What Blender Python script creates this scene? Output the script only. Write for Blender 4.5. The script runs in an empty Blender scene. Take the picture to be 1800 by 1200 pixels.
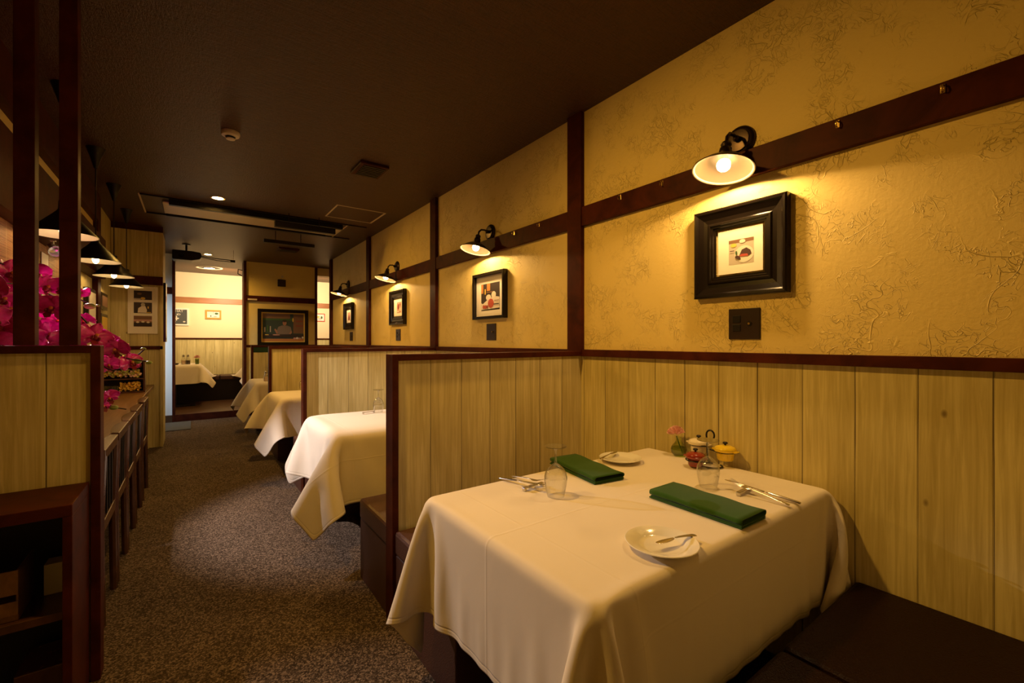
import bpy, math, random
import numpy as np
from mathutils import Vector, Matrix, Euler
R = math.radians
PI = math.pi
S = bpy.context.scene
col = S.collection

# ------------------------------------------------------------------ camera, view, world
cd = bpy.data.cameras.new('camera'); cam = bpy.data.objects.new('camera', cd); col.objects.link(cam)
cam.location = (0, 0, 1.195)
cam.rotation_euler = Vector((0.5864, 0.81, 0)).to_track_quat('-Z', 'Y').to_euler()
cd.sensor_width = 36; cd.lens = 15.5; cd.clip_start = 0.05; cd.clip_end = 60
S.camera = cam
S.view_settings.view_transform = 'Standard'; S.view_settings.look = 'None'
S.view_settings.gamma = 1; S.view_settings.use_curve_mapping = False
S.view_settings.exposure = 0.2
w = bpy.data.worlds.new('world'); S.world = w; w.use_nodes = True
w.node_tree.nodes['Background'].inputs[0].default_value = (0.10, 0.07, 0.04, 1)
w.node_tree.nodes['Background'].inputs[1].default_value = 0.1
S.cycles.max_bounces = 8; S.cycles.diffuse_bounces = 5; S.cycles.transparent_max_bounces = 16
S.cycles.sample_clamp_indirect = 4.0
S.cycles.use_denoising = True

WARM = (1.0, 0.53, 0.095)
def light(name, kind, loc, power, color, size=0.03, aim=None, spot=None, blend=0.5, shape=None):
    l = bpy.data.lights.new(name, kind); l.energy = power; l.color = color
    if kind == 'AREA':
        l.shape = 'RECTANGLE'; l.size, l.size_y = shape
    else:
        l.shadow_soft_size = size
        if kind in ('POINT', 'SPOT'): l.use_soft_falloff = False
    if kind == 'SPOT': l.spot_size = R(spot); l.spot_blend = blend
    o = bpy.data.objects.new(name, l); o.location = loc
    if aim is not None:
        o.rotation_euler = (Vector(aim) - Vector(loc)).to_track_quat('-Z', 'Y').to_euler()
    col.objects.link(o); return o

# recessed ceiling downlights over the aisle
for i, y in enumerate((1.55, 4.81, 8.01)):
    light('downlight_beam', 'SPOT', (0.184, y, 2.475), (80, 80, 60)[i], WARM, 0.045, ((1.12, 1.10, 0.69), (1.0, 4.2, 0.69), (0.75, 7.45, 0))[i], 146, 1.0)
# cool white accent spot over the counter (its housing is the small silver spotlight)
light('accent_beam', 'SPOT', (-0.56, 3.36, 1.74), 160, (1.0, 0.84, 0.78), 0.012, (0.85, 3.32, 0.25), 64, 0.6)
light('accent_beam', 'SPOT', (-0.60, 3.36, 1.70), 110, (1.0, 0.84, 0.78), 0.012, (-0.28, 2.5, 1.24), 42, 0.5)
# daylight through the glass door of the side lobby
light('door_daylight', 'AREA', (-1.52, 7.6, 1.25), 10, (0.62, 0.82, 1.0), shape=(0.9, 2.0), aim=(-0.40, 8.3, 0.7)).data.spread = R(55)
# rear room: two wall washers and a ceiling fitting
light('washer_beam', 'SPOT', (0.56, 9.15, 2.12), 80, (1.0, 0.74, 0.46), 0.03, (0.24, 10.3, 2.12), 156, 0.8)
light('washer_beam', 'SPOT', (2.1, 9.15, 2.12), 80, (1.0, 0.74, 0.46), 0.03, (2.2, 10.3, 2.12), 156, 0.8)
light('rear_room_beam', 'SPOT', (0.236, 9.43, 2.42), 40, (1.0, 0.66, 0.28), 0.1, (0.236, 9.43, 0), 150, 0.8)

# ------------------------------------------------------------------ materials
def nt(name):
    m = bpy.data.materials.new(name); m.use_nodes = True
    t = m.node_tree; return m, t, t.nodes, t.links, t.nodes['Principled BSDF']
def simple(name, c, rough=0.5, metal=0.0, spec=0.5, sheen=0.0, coat=0.0, emit=None, es=0):
    m, t, n, l, b = nt(name)
    b.inputs['Base Color'].default_value = (*c, 1); b.inputs['Roughness'].default_value = rough
    b.inputs['Metallic'].default_value = metal; b.inputs['Specular IOR Level'].default_value = spec
    b.inputs['Sheen Weight'].default_value = sheen; b.inputs['Coat Weight'].default_value = coat
    if emit:
        b.inputs['Emission Color'].default_value = (*emit, 1); b.inputs['Emission Strength'].default_value = es
    return m
def coords(n, l, scale=(1, 1, 1), obj=False):
    tc = n.new('ShaderNodeTexCoord'); mp = n.new('ShaderNodeMapping')
    mp.inputs['Scale'].default_value = scale
    if obj: l.new(tc.outputs['Object'], mp.inputs[0])
    else:
        g = n.new('ShaderNodeNewGeometry'); l.new(g.outputs['Position'], mp.inputs[0])
    return mp.outputs[0]
def noise(n, l, vec, scale, detail=4, rough=0.55, dist=0, kind=None):
    x = n.new('ShaderNodeTexNoise'); x.inputs['Scale'].default_value = scale
    if kind: x.noise_type = kind
    x.inputs['Detail'].default_value = detail; x.inputs['Roughness'].default_value = rough
    x.inputs['Distortion'].default_value = dist; l.new(vec, x.inputs['Vector']); return x.outputs[0]
def ramp(n, l, fac, stops):
    r = n.new('ShaderNodeValToRGB'); e = r.color_ramp.elements
    while len(e) < len(stops): e.new(0.5)
    for i, (p, c) in enumerate(stops):
        e[i].position = p; e[i].color = (*c, 1) if len(c) == 3 else c
    l.new(fac, r.inputs[0]); return r.outputs[0]
def math_(n, l, op, a, b=None, c=None):
    x = n.new('ShaderNodeMath'); x.operation = op
    for i, v in enumerate((a, b, c)):
        if v is None: continue
        if isinstance(v, (int, float)): x.inputs[i].default_value = v
        else: l.new(v, x.inputs[i])
    return x.outputs[0]
def mix(n, l, f, a, b, mode='MIX'):
    x = n.new('ShaderNodeMix'); x.data_type = 'RGBA'; x.blend_type = mode
    for i, v in ((0, f), (6, a), (7, b)):
        if isinstance(v, (int, float)): x.inputs[i].default_value = v
        elif isinstance(v, tuple): x.inputs[i].default_value = (*v, 1)
        else: l.new(v, x.inputs[i])
    return x.outputs[2]
def bump(n, l, b, h, strength, dist=0.01):
    x = n.new('ShaderNodeBump'); x.inputs['Strength'].default_value = strength
    x.inputs['Distance'].default_value = dist; l.new(h, x.inputs['Height']); l.new(x.outputs[0], b.inputs['Normal'])

def m_plaster():
    m, t, n, l, b = nt('plaster')
    v = coords(n, l)
    def strokes(sc, dist, wd):
        q = noise(n, l, v, sc, 2.5, 0.5, dist)
        return ramp(n, l, math_(n, l, 'ABSOLUTE', math_(n, l, 'SUBTRACT', q, 0.5)), [(0.0, (1, 1, 1)), (wd, (0, 0, 0))])
    r = math_(n, l, 'MAXIMUM', strokes(4.0, 1.2, 0.005), strokes(9.0, 1.8, 0.008))
    r = math_(n, l, 'MAXIMUM', r, math_(n, l, 'MULTIPLY', strokes(19.0, 2.2, 0.018), 0.7))
    msk = noise(n, l, v, 7.0, 3, 0.6)
    msk = ramp(n, l, msk, [(0.44, (0.0, 0.0, 0.0)), (0.58, (0.9, 0.9, 0.9))])
    f = noise(n, l, v, 60, 4, 0.6)
    h = math_(n, l, 'MULTIPLY', r, msk)
    h = math_(n, l, 'ADD', h, math_(n, l, 'MULTIPLY', f, 0.45))
    bump(n, l, b, h, 0.9, 0.0030)
    c = noise(n, l, v, 1.3, 3)
    l.new(ramp(n, l, c, [(0.3, (0.76, 0.59, 0.20)), (0.7, (0.81, 0.63, 0.225))]), b.inputs['Base Color'])
    b.inputs['Roughness'].default_value = 0.62; b.inputs['Specular IOR Level'].default_value = 0.35
    return m
def m_plank(axis, off, pitch=0.158, name='plank', light_=(0.70, 0.61, 0.29), dark_=(0.47, 0.38, 0.145)):
    m, t, n, l, b = nt(name + '_' + 'xy'[axis])
    g = n.new('ShaderNodeNewGeometry'); s = n.new('ShaderNodeSeparateXYZ'); l.new(g.outputs['Position'], s.inputs[0])
    a = math_(n, l, 'DIVIDE', math_(n, l, 'SUBTRACT', s.outputs[axis], off), pitch)
    idn = math_(n, l, 'FLOOR', a); fr = math_(n, l, 'FRACT', a)
    edge = math_(n, l, 'MINIMUM', fr, math_(n, l, 'SUBTRACT', 1.0, fr))
    # stretched grain coordinates, shifted per plank
    cb = n.new('ShaderNodeCombineXYZ')
    l.new(math_(n, l, 'MULTIPLY', s.outputs[axis], 46.0), cb.inputs[0])
    l.new(math_(n, l, 'ADD', math_(n, l, 'MULTIPLY', s.outputs[2], 1.7), math_(n, l, 'MULTIPLY', idn, 3.7)), cb.inputs[2])
    l.new(math_(n, l, 'MULTIPLY', idn, 7.3), cb.inputs[1])
    gr = noise(n, l, cb.outputs[0], 1.6, 6, 0.62, 0.6)
    cb2 = n.new('ShaderNodeCombineXYZ')
    l.new(math_(n, l, 'MULTIPLY', s.outputs[axis], 3.0), cb2.inputs[0])
    l.new(math_(n, l, 'MULTIPLY', s.outputs[2], 1.2), cb2.inputs[2]); l.new(math_(n, l, 'MULTIPLY', idn, 5.1), cb2.inputs[1])
    bl = noise(n, l, cb2.outputs[0], 1.5, 3)
    fac = math_(n, l, 'ADD', math_(n, l, 'MULTIPLY', gr, 0.6), math_(n, l, 'MULTIPLY', bl, 0.4))
    c = ramp(n, l, fac, [(0.36, dark_), (0.5, tuple(0.5 * (p + q) for p, q in zip(light_, dark_))), (0.6, light_)])
    # knots
    vk = n.new('ShaderNodeTexVoronoi'); vk.inputs['Scale'].default_value = 1.0
    cb3 = n.new('ShaderNodeCombineXYZ')
    l.new(math_(n, l, 'MULTIPLY', s.outputs[axis], 7.0), cb3.inputs[0]); l.new(math_(n, l, 'MULTIPLY', s.outputs[2], 4.0), cb3.inputs[2])
    l.new(cb3.outputs[0], vk.inputs['Vector'])
    kn = ramp(n, l, vk.outputs['Distance'], [(0.03, (1, 1, 1)), (0.065, (0, 0, 0))])
    c = mix(n, l, math_(n, l, 'MULTIPLY', kn, 0.75), c, (0.12, 0.07, 0.03))
    seam = ramp(n, l, edge, [(0.006, (1, 1, 1)), (0.02, (0, 0, 0))])
    sn = noise(n, l, cb2.outputs[0], 2.2, 1)
    seamk = math_(n, l, 'MULTIPLY', seam, ramp(n, l, sn, [(0.35, (0.25, 0.25, 0.25)), (0.6, (0.9, 0.9, 0.9))]))
    c = mix(n, l, seamk, c, (0.045, 0.02, 0.01))
    l.new(c, b.inputs['Base Color'])
    h = math_(n, l, 'SUBTRACT', math_(n, l, 'MULTIPLY', gr, 0.35), seam)
    bump(n, l, b, h, 0.5, 0.003)
    b.inputs['Roughness'].default_value = 0.55; b.inputs['Specular IOR Level'].default_value = 0.3
    return m
def m_wood(name, a, c, stretch=(30, 30, 2), rough=0.38, spec=0.5):
    m, t, n, l, b = nt(name)
    v = coords(n, l, stretch)
    g = noise(n, l, v, 1.0, 5, 0.6, 0.8)
    l.new(ramp(n, l, g, [(0.3, a), (0.7, c)]), b.inputs['Base Color'])
    bump(n, l, b, g, 0.15, 0.002)
    b.inputs['Roughness'].default_value = rough; b.inputs['Specular IOR Level'].default_value = spec
    return m
def m_carpet():
    m, t, n, l, b = nt('carpet_pile')
    v = coords(n, l)
    vo = n.new('ShaderNodeTexVoronoi'); vo.inputs['Scale'].default_value = 190; l.new(v, vo.inputs['Vector'])
    sp = n.new('ShaderNodeSeparateXYZ'); l.new(vo.outputs['Color'], sp.inputs[0])
    k = noise(n, l, v, 2.2, 4)
    c = ramp(n, l, sp.outputs[0], [(0.0, (0.026, 0.017, 0.011)), (0.55, (0.080, 0.056, 0.038)), (1.0, (0.24, 0.175, 0.13))])
    c = mix(n, l, 1.0, c, ramp(n, l, k, [(0.3, (0.75, 0.75, 0.75)), (0.7, (1, 1, 1))]), 'MULTIPLY')
    l.new(c, b.inputs['Base Color']); bump(n, l, b, sp.outputs[1], 0.25, 0.004)
    b.inputs['Roughness'].default_value = 0.95; b.inputs['Specular IOR Level'].default_value = 0.1
    return m
def m_ceiling():
    m, t, n, l, b = nt('ceiling_cloth')
    v = coords(n, l, (14, 120, 1)); v2 = coords(n, l, (120, 40, 1))
    a = noise(n, l, v, 1.0, 4, 0.7); a2 = noise(n, l, v2, 1.0, 3, 0.7)
    h = math_(n, l, 'ADD', a, a2)
    l.new(ramp(n, l, math_(n, l, 'MULTIPLY', h, 0.5), [(0.35, (0.034, 0.0110, 0.0025)), (0.65, (0.095, 0.032, 0.0065))]), b.inputs['Base Color'])
    bump(n, l, b, h, 1.0, 0.006)
    b.inputs['Roughness'].default_value = 0.42; b.inputs['Specular IOR Level'].default_value = 0.45
    return m
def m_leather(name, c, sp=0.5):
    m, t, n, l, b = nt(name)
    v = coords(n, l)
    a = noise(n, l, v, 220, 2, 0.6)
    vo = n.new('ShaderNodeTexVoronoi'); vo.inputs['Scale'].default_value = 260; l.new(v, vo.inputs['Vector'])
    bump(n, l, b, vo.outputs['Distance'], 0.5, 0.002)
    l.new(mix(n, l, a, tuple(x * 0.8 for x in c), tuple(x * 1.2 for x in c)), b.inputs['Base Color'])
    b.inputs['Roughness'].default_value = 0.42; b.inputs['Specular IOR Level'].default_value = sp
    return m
def m_cloth():
    m, t, n, l, b = nt('tablecloth_linen')
    tc = n.new('ShaderNodeUVMap'); tc.uv_map = 'hem'; s = n.new('ShaderNodeSeparateXYZ'); l.new(tc.outputs[0], s.inputs[0])
    # uv carries metres from the nearest hem (u) ; stitched hem at 14 mm
    d = math_(n, l, 'ABSOLUTE', math_(n, l, 'SUBTRACT', s.outputs[0], 0.016))
    line = ramp(n, l, d, [(0.0, (0, 0, 0)), (0.003, (1, 1, 1))])
    v = coords(n, l); fine = noise(n, l, v, 900, 2)
    soft = noise(n, l, coords(n, l, (1, 1, 0.6)), 6.0, 2, 0.5, 0.8)
    um = n.new('ShaderNodeUVMap'); um.uv_map = 'sheet'; s2 = n.new('ShaderNodeSeparateXYZ'); l.new(um.outputs[0], s2.inputs[0])
    def crease(o_, k_):
        f_ = math_(n, l, 'FRACT', math_(n, l, 'ADD', math_(n, l, 'MULTIPLY', o_, k_), 0.5))
        return ramp(n, l, math_(n, l, 'ABSOLUTE', math_(n, l, 'SUBTRACT', f_, 0.5)), [(0.0, (1, 1, 1)), (0.012, (0, 0, 0))])
    cr = math_(n, l, 'ADD', crease(s2.outputs[0], 4.0), crease(s2.outputs[1], 3.0))
    line = math_(n, l, 'ADD', line, math_(n, l, 'MULTIPLY', cr, 0.8))
    h = math_(n, l, 'ADD', math_(n, l, 'MULTIPLY', line, 0.6), math_(n, l, 'ADD', math_(n, l, 'MULTIPLY', fine, 0.12), math_(n, l, 'MULTIPLY', soft, 1.2)))
    bump(n, l, b, h, 0.35, 0.004)
    b.inputs['Base Color'].default_value = (0.80, 0.73, 0.62, 1)
    b.inputs['Roughness'].default_value = 0.8; b.inputs['Specular IOR Level'].default_value = 0.2
    b.inputs['Sheen Weight'].default_value = 0.08
    return m
def m_glass(name='thin_glass', tint=(0.97, 0.97, 0.94), boost=1.0):
    m = bpy.data.materials.new(name); m.use_nodes = True
    t = m.node_tree; n = t.nodes; l = t.links; n.clear()
    o = n.new('ShaderNodeOutputMaterial'); mx = n.new('ShaderNodeMixShader')
    tr = n.new('ShaderNodeBsdfTransparent'); gl = n.new('ShaderNodeBsdfGlossy'); fr = n.new('ShaderNodeLayerWeight')
    fr.inputs[0].default_value = 0.5; gl.inputs['Roughness'].default_value = 0.02
    pw = n.new('ShaderNodeMath'); pw.operation = 'POWER'; pw.inputs[1].default_value = 2.6; l.new(fr.outputs['Facing'], pw.inputs[0])
    mu = n.new('ShaderNodeMath'); mu.operation = 'MULTIPLY_ADD'; mu.inputs[1].default_value = 0.40 * boost; mu.inputs[2].default_value = 0.045 * boost; mu.use_clamp = True
    l.new(pw.outputs[0], mu.inputs[0])
    cm = n.new('ShaderNodeMix'); cm.data_type = 'RGBA'; cm.inputs[6].default_value = (*tint, 1); cm.inputs[7].default_value = (*[x * 0.40 for x in tint], 1)
    l.new(pw.outputs[0], cm.inputs[0]); l.new(cm.outputs[2], tr.inputs[0]); l.new(mu.outputs[0], mx.inputs[0])
    l.new(tr.outputs[0], mx.inputs[1]); l.new(gl.outputs[0], mx.inputs[2]); l.new(mx.outputs[0], o.inputs[0])
    return m
def m_solid_glass():
    m, t, n, l, b = nt('solid_glass')
    b.inputs['Transmission Weight'].default_value = 1; b.inputs['Roughness'].default_value = 0.0; b.inputs['IOR'].default_value = 1.45
    return m
def m_petal():
    m, t, n, l, b = nt('petal')
    v = coords(n, l); a = noise(n, l, v, 60, 3)
    l.new(ramp(n, l, a, [(0.3, (0.62, 0.008, 0.26)), (0.7, (0.86, 0.03, 0.46))]), b.inputs['Base Color'])
    b.inputs['Roughness'].default_value = 0.3; b.inputs['Specular IOR Level'].default_value = 0.6
    b.inputs['Subsurface Weight'].default_value = 0.0
    return m
def m_blind():
    m, t, n, l, b = nt('bamboo_strips')
    g = n.new('ShaderNodeNewGeometry'); s = n.new('ShaderNodeSeparateXYZ'); l.new(g.outputs['Position'], s.inputs[0])
    w1 = math_(n, l, 'SINE', math_(n, l, 'MULTIPLY', s.outputs[2], 900.0))
    w2 = math_(n, l, 'FRACT', math_(n, l, 'MULTIPLY', s.outputs[1], 9.0))
    th = ramp(n, l, w2, [(0.03, (1, 1, 1)), (0.08, (0, 0, 0))])
    nz = noise(n, l, coords(n, l, (1, 4, 160)), 1.0, 3)
    c = ramp(n, l, nz, [(0.3, (0.20, 0.085, 0.03)), (0.7, (0.42, 0.22, 0.09))])
    l.new(mix(n, l, math_(n, l, 'MULTIPLY', th, 0.5), c, (0.6, 0.42, 0.22)), b.inputs['Base Color'])
    bump(n, l, b, w1, 0.4, 0.001)
    b.inputs['Roughness'].default_value = 0.6
    return m

M = {}
M['plaster'] = m_plaster()
M['plaster_cream'] = simple('rear_plaster', (0.82, 0.70, 0.44), 0.65)
M['plank_y'] = m_plank(1, 0.207); M['plank_x'] = m_plank(0, 0.703)
M['plank_back'] = m_plank(0, 0.05, 0.145, 'plank_back')
M['trim'] = m_wood('dark_stained_wood', (0.032, 0.0055, 0.0020), (0.080, 0.0150, 0.0045), (9, 9, 9), 0.5, 0.1)
M['trim_light'] = m_wood('orange_stained_wood', (0.30, 0.11, 0.03), (0.42, 0.17, 0.05), (3, 20, 30), 0.45)
M['chair_wood'] = m_wood('chair_wood', (0.05, 0.018, 0.007), (0.10, 0.04, 0.016), (20, 20, 6), 0.25, 0.6)
M['counter'] = m_wood('counter_wood', (0.12, 0.055, 0.018), (0.22, 0.105, 0.036), (40, 2.5, 20), 0.35)
M['carpet'] = m_carpet(); M['ceiling'] = m_ceiling()
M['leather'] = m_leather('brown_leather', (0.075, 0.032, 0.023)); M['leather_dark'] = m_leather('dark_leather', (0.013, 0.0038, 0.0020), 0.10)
M['cloth'] = m_cloth()
M['glass'] = m_glass(boost=3.2); M['solid'] = m_solid_glass(); M['green_glass'] = m_glass('vase_glass', (0.80, 0.86, 0.55), 1.6)
M['water'] = m_glass('vase_water', (0.72, 0.80, 0.42), 1.0)
M['black'] = simple('black_metal', (0.009, 0.007, 0.006), 0.4, 0.0, 0.3)
M['black_gloss'] = simple('black_lacquer', (0.009, 0.006, 0.004), 0.2, 0, 0.38)
M['bronze'] = simple('dark_bronze', (0.035, 0.020, 0.012), 0.32, 0.7)
M['enamel_in'] = simple('dimmed_enamel', (0.16, 0.12, 0.08), 0.4)  # shade interior: enamel colour darkened to offset the close bulb's light
M['enamel'] = simple('white_enamel', (0.80, 0.72, 0.58), 0.35)
M['porcelain'] = simple('porcelain', (0.86, 0.84, 0.76), 0.12, 0, 0.6, coat=0.5)
M['steel'] = simple('cutlery_steel', (0.62, 0.60, 0.56), 0.18, 1.0)
M['brass'] = simple('brass', (0.70, 0.48, 0.16), 0.25, 1.0)
M['silver'] = simple('silver_housing', (0.70, 0.74, 0.78), 0.25, 0.9)
M['yellow'] = simple('yellow_enamel', (0.86, 0.60, 0.02), 0.15, coat=0.5)
M['red'] = simple('red_enamel', (0.28, 0.035, 0.02), 0.15, coat=0.5)
M['cream'] = simple('cream_enamel', (0.85, 0.76, 0.56), 0.15, coat=0.5)
M['napkin'] = simple('green_linen', (0.024, 0.085, 0.002), 0.85, 0, 0.2, 0.15)
M['green'] = simple('green_board', (0.006, 0.040, 0.008), 0.8)
M['mat'] = simple('white_mat', (0.86, 0.80, 0.68), 0.8)
M['white'] = simple('white_paint', (0.80, 0.78, 0.74), 0.6)
M['cream_paint'] = simple('cream_plastic', (0.62, 0.52, 0.36), 0.45)
M['plate_dark'] = simple('brown_plastic', (0.022, 0.010, 0.006), 0.35)
M['petal'] = m_petal()
M['lip'] = simple('orchid_lip', (0.22, 0.012, 0.02), 0.35); M['lip_y'] = simple('orchid_centre', (0.75, 0.25, 0.03), 0.4)
M['stem'] = simple('dark_stem', (0.020, 0.010, 0.010), 0.5); M['bud'] = simple('green_bud', (0.25, 0.32, 0.05), 0.4)
M['carn'] = simple('pink_petals', (0.90, 0.58, 0.54), 0.7); M['leafg'] = simple('green_stem', (0.06, 0.14, 0.02), 0.5)
M['blind'] = m_blind()
M['bulb'] = simple('lit_bulb', (1, 1, 1), 0.3, emit=(1.0, 0.74, 0.36), es=14)
M['bulb_hot'] = simple('lit_lens', (1, 1, 1), 0.3, emit=(1.0, 0.78, 0.42), es=6)
M['day'] = simple('daylit_pane', (0.6, 0.7, 0.8), 0.2, emit=(0.60, 0.80, 1.0), es=0.2)
M['floorwood'] = m_wood('rear_floor_wood', (0.06, 0.028, 0.012), (0.11, 0.05, 0.022), (3, 25, 3), 0.4)
M['rug'] = simple('grey_mat', (0.09, 0.095, 0.10), 0.95, 0, 0.1)
def C(name, c, rough=0.7): 
    k = 'c_' + name
    if k not in M: M[k] = simple(name, c, rough)
    return k

# ------------------------------------------------------------------ mesh builder
class MB:
    def __init__(s): s.v = []; s.f = []; s.m = []; s.mats = []; s.uv = None
    def mi(s, mat):
        if mat not in s.mats: s.mats.append(mat)
        return s.mats.index(mat)
    def add(s, vs, fs, mat, T=None):
        k = len(s.v); i = s.mi(mat)
        for p in vs: s.v.append(tuple(T @ Vector(p)) if T else tuple(p))
        for f in fs: s.f.append([k + a for a in f]); s.m.append(i)
        return s
    def box(s, x0, x1, y0, y1, z0, z1, mat, T=None):
        vs = [(x, y, z) for z in (z0, z1) for y in (y0, y1) for x in (x0, x1)]
        return s.add(vs, [(0, 2, 3, 1), (4, 5, 7, 6), (0, 1, 5, 4), (2, 6, 7, 3), (0, 4, 6, 2), (1, 3, 7, 5)], mat, T)
    def lathe(s, prof, mat, T=None, seg=32, cap=(False, False)):
        vs = []; fs = []; n = len(prof)
        for r, z in prof:
            for k in range(seg):
                a = 2 * PI * k / seg; vs.append((r * math.cos(a), r * math.sin(a), z))
        for i in range(n - 1):
            for k in range(seg):
                k2 = (k + 1) % seg
                fs.append((i * seg + k, i * seg + k2, (i + 1) * seg + k2, (i + 1) * seg + k))
        if cap[0]: fs.append(tuple(range(seg))[::-1])
        if cap[1]: fs.append(tuple((n - 1) * seg + k for k in range(seg)))
        return s.add(vs, fs, mat, T)
    def tube(s, pts, r, mat, seg=10, T=None, caps=True, flat=None):
        pts = [Vector(p) for p in pts]; n = len(pts); vs = []; fs = []
        rr = r if isinstance(r, (list, tuple)) else [r] * n
        up = None
        for i in range(n):
            d = (pts[min(i + 1, n - 1)] - pts[max(i - 1, 0)]).normalized()
            if up is None:
                up = d.orthogonal().normalized() if flat is None else (Vector(flat) - d * d.dot(Vector(flat))).normalized()
            else:
                up = (up - d * d.dot(up)).normalized()
            sd = d.cross(up)
            for k in range(seg):
                a = 2 * PI * k / seg
                ra, rb = (rr[i], rr[i]) if not isinstance(rr[i], (tuple, list)) else rr[i]
                vs.append(pts[i] + up * math.cos(a) * ra + sd * math.sin(a) * rb)
        for i in range(n - 1):
            for k in range(seg):
                k2 = (k + 1) % seg
                fs.append((i * seg + k, i * seg + k2, (i + 1) * seg + k2, (i + 1) * seg + k))
        if caps: fs.append(tuple(range(seg))[::-1]); fs.append(tuple((n - 1) * seg + k for k in range(seg)))
        return s.add(vs, fs, mat, T)
    def sphere(s, c, r, mat, seg=16, rings=10, sq=(1, 1, 1), T=None):
        vs = []; fs = []
        for i in range(rings + 1):
            p = PI * i / rings
            for k in range(seg):
                a = 2 * PI * k / seg
                vs.append((c[0] + r * sq[0] * math.sin(p) * math.cos(a), c[1] + r * sq[1] * math.sin(p) * math.sin(a), c[2] + r * sq[2] * math.cos(p)))
        for i in range(rings):
            for k in range(seg):
                k2 = (k + 1) % seg
                fs.append((i * seg + k, (i + 1) * seg + k, (i + 1) * seg + k2, i * seg + k2))
        return s.add(vs, fs, mat, T)
    def poly(s, pts, mat, T=None): return s.add(pts, [tuple(range(len(pts)))], mat, T)
    def build(s, name, parent=None, smooth=False, bevel=0, at=None, solid=0, sub=0):
        me = bpy.data.meshes.new(name); me.from_pydata(s.v, [], s.f)
        for k in s.mats: me.materials.append(M[k])
        me.polygons.foreach_set('material_index', s.m)
        if smooth:
            me.polygons.foreach_set('use_smooth', [True] * len(s.f))
        me.update()
        import bmesh
        bm = bmesh.new(); bm.from_mesh(me); bmesh.ops.remove_doubles(bm, verts=bm.verts, dist=1e-6)
        bmesh.ops.recalc_face_normals(bm, faces=bm.faces)
        if smooth:
            for e in bm.edges:
                if len(e.link_faces) == 2 and e.calc_face_angle(0) > R(42): e.smooth = False
        bm.to_mesh(me); bm.free()
        o = bpy.data.objects.new(name, me); col.objects.link(o)
        if parent is not None: o.parent = parent
        if at is not None: o.location = at
        if solid:
            q = o.modifiers.new('s', 'SOLIDIFY'); q.thickness = solid; q.offset = 0
        if bevel:
            q = o.modifiers.new('b', 'BEVEL'); q.width = bevel; q.segments = 2; q.limit_method = 'ANGLE'
        if sub:
            q = o.modifiers.new('u', 'SUBSURF'); q.levels = sub; q.render_levels = sub
        return o
def box(name, x0, x1, y0, y1, z0, z1, mat, parent=None, bevel=0.0):
    return MB().box(x0, x1, y0, y1, z0, z1, mat).build(name, parent, bevel=bevel)
def tag(o, label, cat, group=None, kind=None):
    if label: o['label'] = label
    if cat: o['category'] = cat
    if group: o['group'] = group
    if kind: o['kind'] = kind
    return o
def thing(name, label, cat, loc=(0, 0, 0), rz=0, group=None):
    o = bpy.data.objects.new(name, None); o.empty_display_size = 0.05; col.objects.link(o)
    o.location = loc; o.rotation_euler = (0, 0, rz); return tag(o, label, cat, group)
def struct(o): o['kind'] = 'structure'; return o
def kids(o): return [x for x in list(bpy.data.objects) if x.parent == o]
def dup(root, loc=None, rz=None, label=None, group=None):
    def rec(o, par):
        c = o.copy(); col.objects.link(c)
        if par is not None: c.parent = par
        for ch in kids(o): rec(ch, c)
        return c
    r = rec(root, None)
    if loc is not None: r.location = loc
    if rz is not None: r.rotation_euler = (0, 0, rz)
    if label: r['label'] = label
    if group: r['group'] = group
    return r

# ------------------------------------------------------------------ the room shell
ZC = 2.497; XW = 1.80; XL = -0.72; YB = 10.3; CX0, CX1, CY = 0.70, 1.745, 8.33
trim_n = [0]
def trim(x0, x1, y0, y1, z0, z1, mat='trim', bevel=0.002):
    trim_n[0] += 1
    return struct(box('trim_%d' % trim_n[0], x0, x1, y0, y1, z0, z1, mat, bevel=bevel))
struct(box('floor', -1.7, 3.4, -1.2, 8.25, -0.1, 0.0, 'carpet'))
struct(box('floor_rear', -1.7, 3.4, 8.25, 10.4, -0.1, 0.10, 'floorwood'))
trim(-0.21, 3.3, 8.235, 8.25, 0.0, 0.105)
struct(box('ceiling', -1.7, 3.4, -1.2, 10.4, ZC, ZC + 0.1, 'ceiling'))
b = MB().box(XW, XW + 0.15, -1.2, 7.44, 1.13, ZC, 'plaster').box(XW, XW + 0.15, -1.2, 7.44, 0, 1.13, 'plank_y')
struct(b.build('wall_right'))
struct(box('wall_near', -1.7, 2.0, -1.3, -1.2, 0, ZC, 'plaster'))
b = MB().box(XL - 0.12, XL, -1.2, 6.9, 0, ZC, 'plank_y'); struct(b.build('wall_left'))
struct(box('wall_rear', -1.7, 3.4, YB, YB + 0.1, 1.25, ZC, 'plaster_cream'))
struct(box('wall_rear_panelling', -1.7, 3.4, YB, YB + 0.1, 0.1, 1.25, 'plank_back'))
struct(box('wall_far_right', 3.3, 3.4, 7.44, 10.4, 0, ZC, 'plaster'))
struct(box('wall_behind_booths', XW + 0.15, 3.4, 7.34, 7.44, 0, ZC, 'plaster'))
struct(box('wall_far_left', -1.7, -1.6, 6.8, 10.4, 0, ZC, 'plaster'))
# wall carrying the triple photo frame
struct(MB().box(XL, -0.275, 6.40, 6.9, 0, 2.43, 'plank_x').build('wall_poster'))
struct(box('wall_lobby', -1.7, XL, 6.8, 6.9, 0, ZC, 'plaster'))
trim(XL, -0.275, 6.41, 6.89, 2.43, ZC)
trim(XL + 0.03, -0.275, 6.375, 6.40, 1.83, 1.925)
trim(XL + 0.03, -0.275, 6.385, 6.40, 1.105, 1.145)
trim(-0.301, -0.272, 6.385, 6.40, 0, 1.83, 'plank_back')
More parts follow.
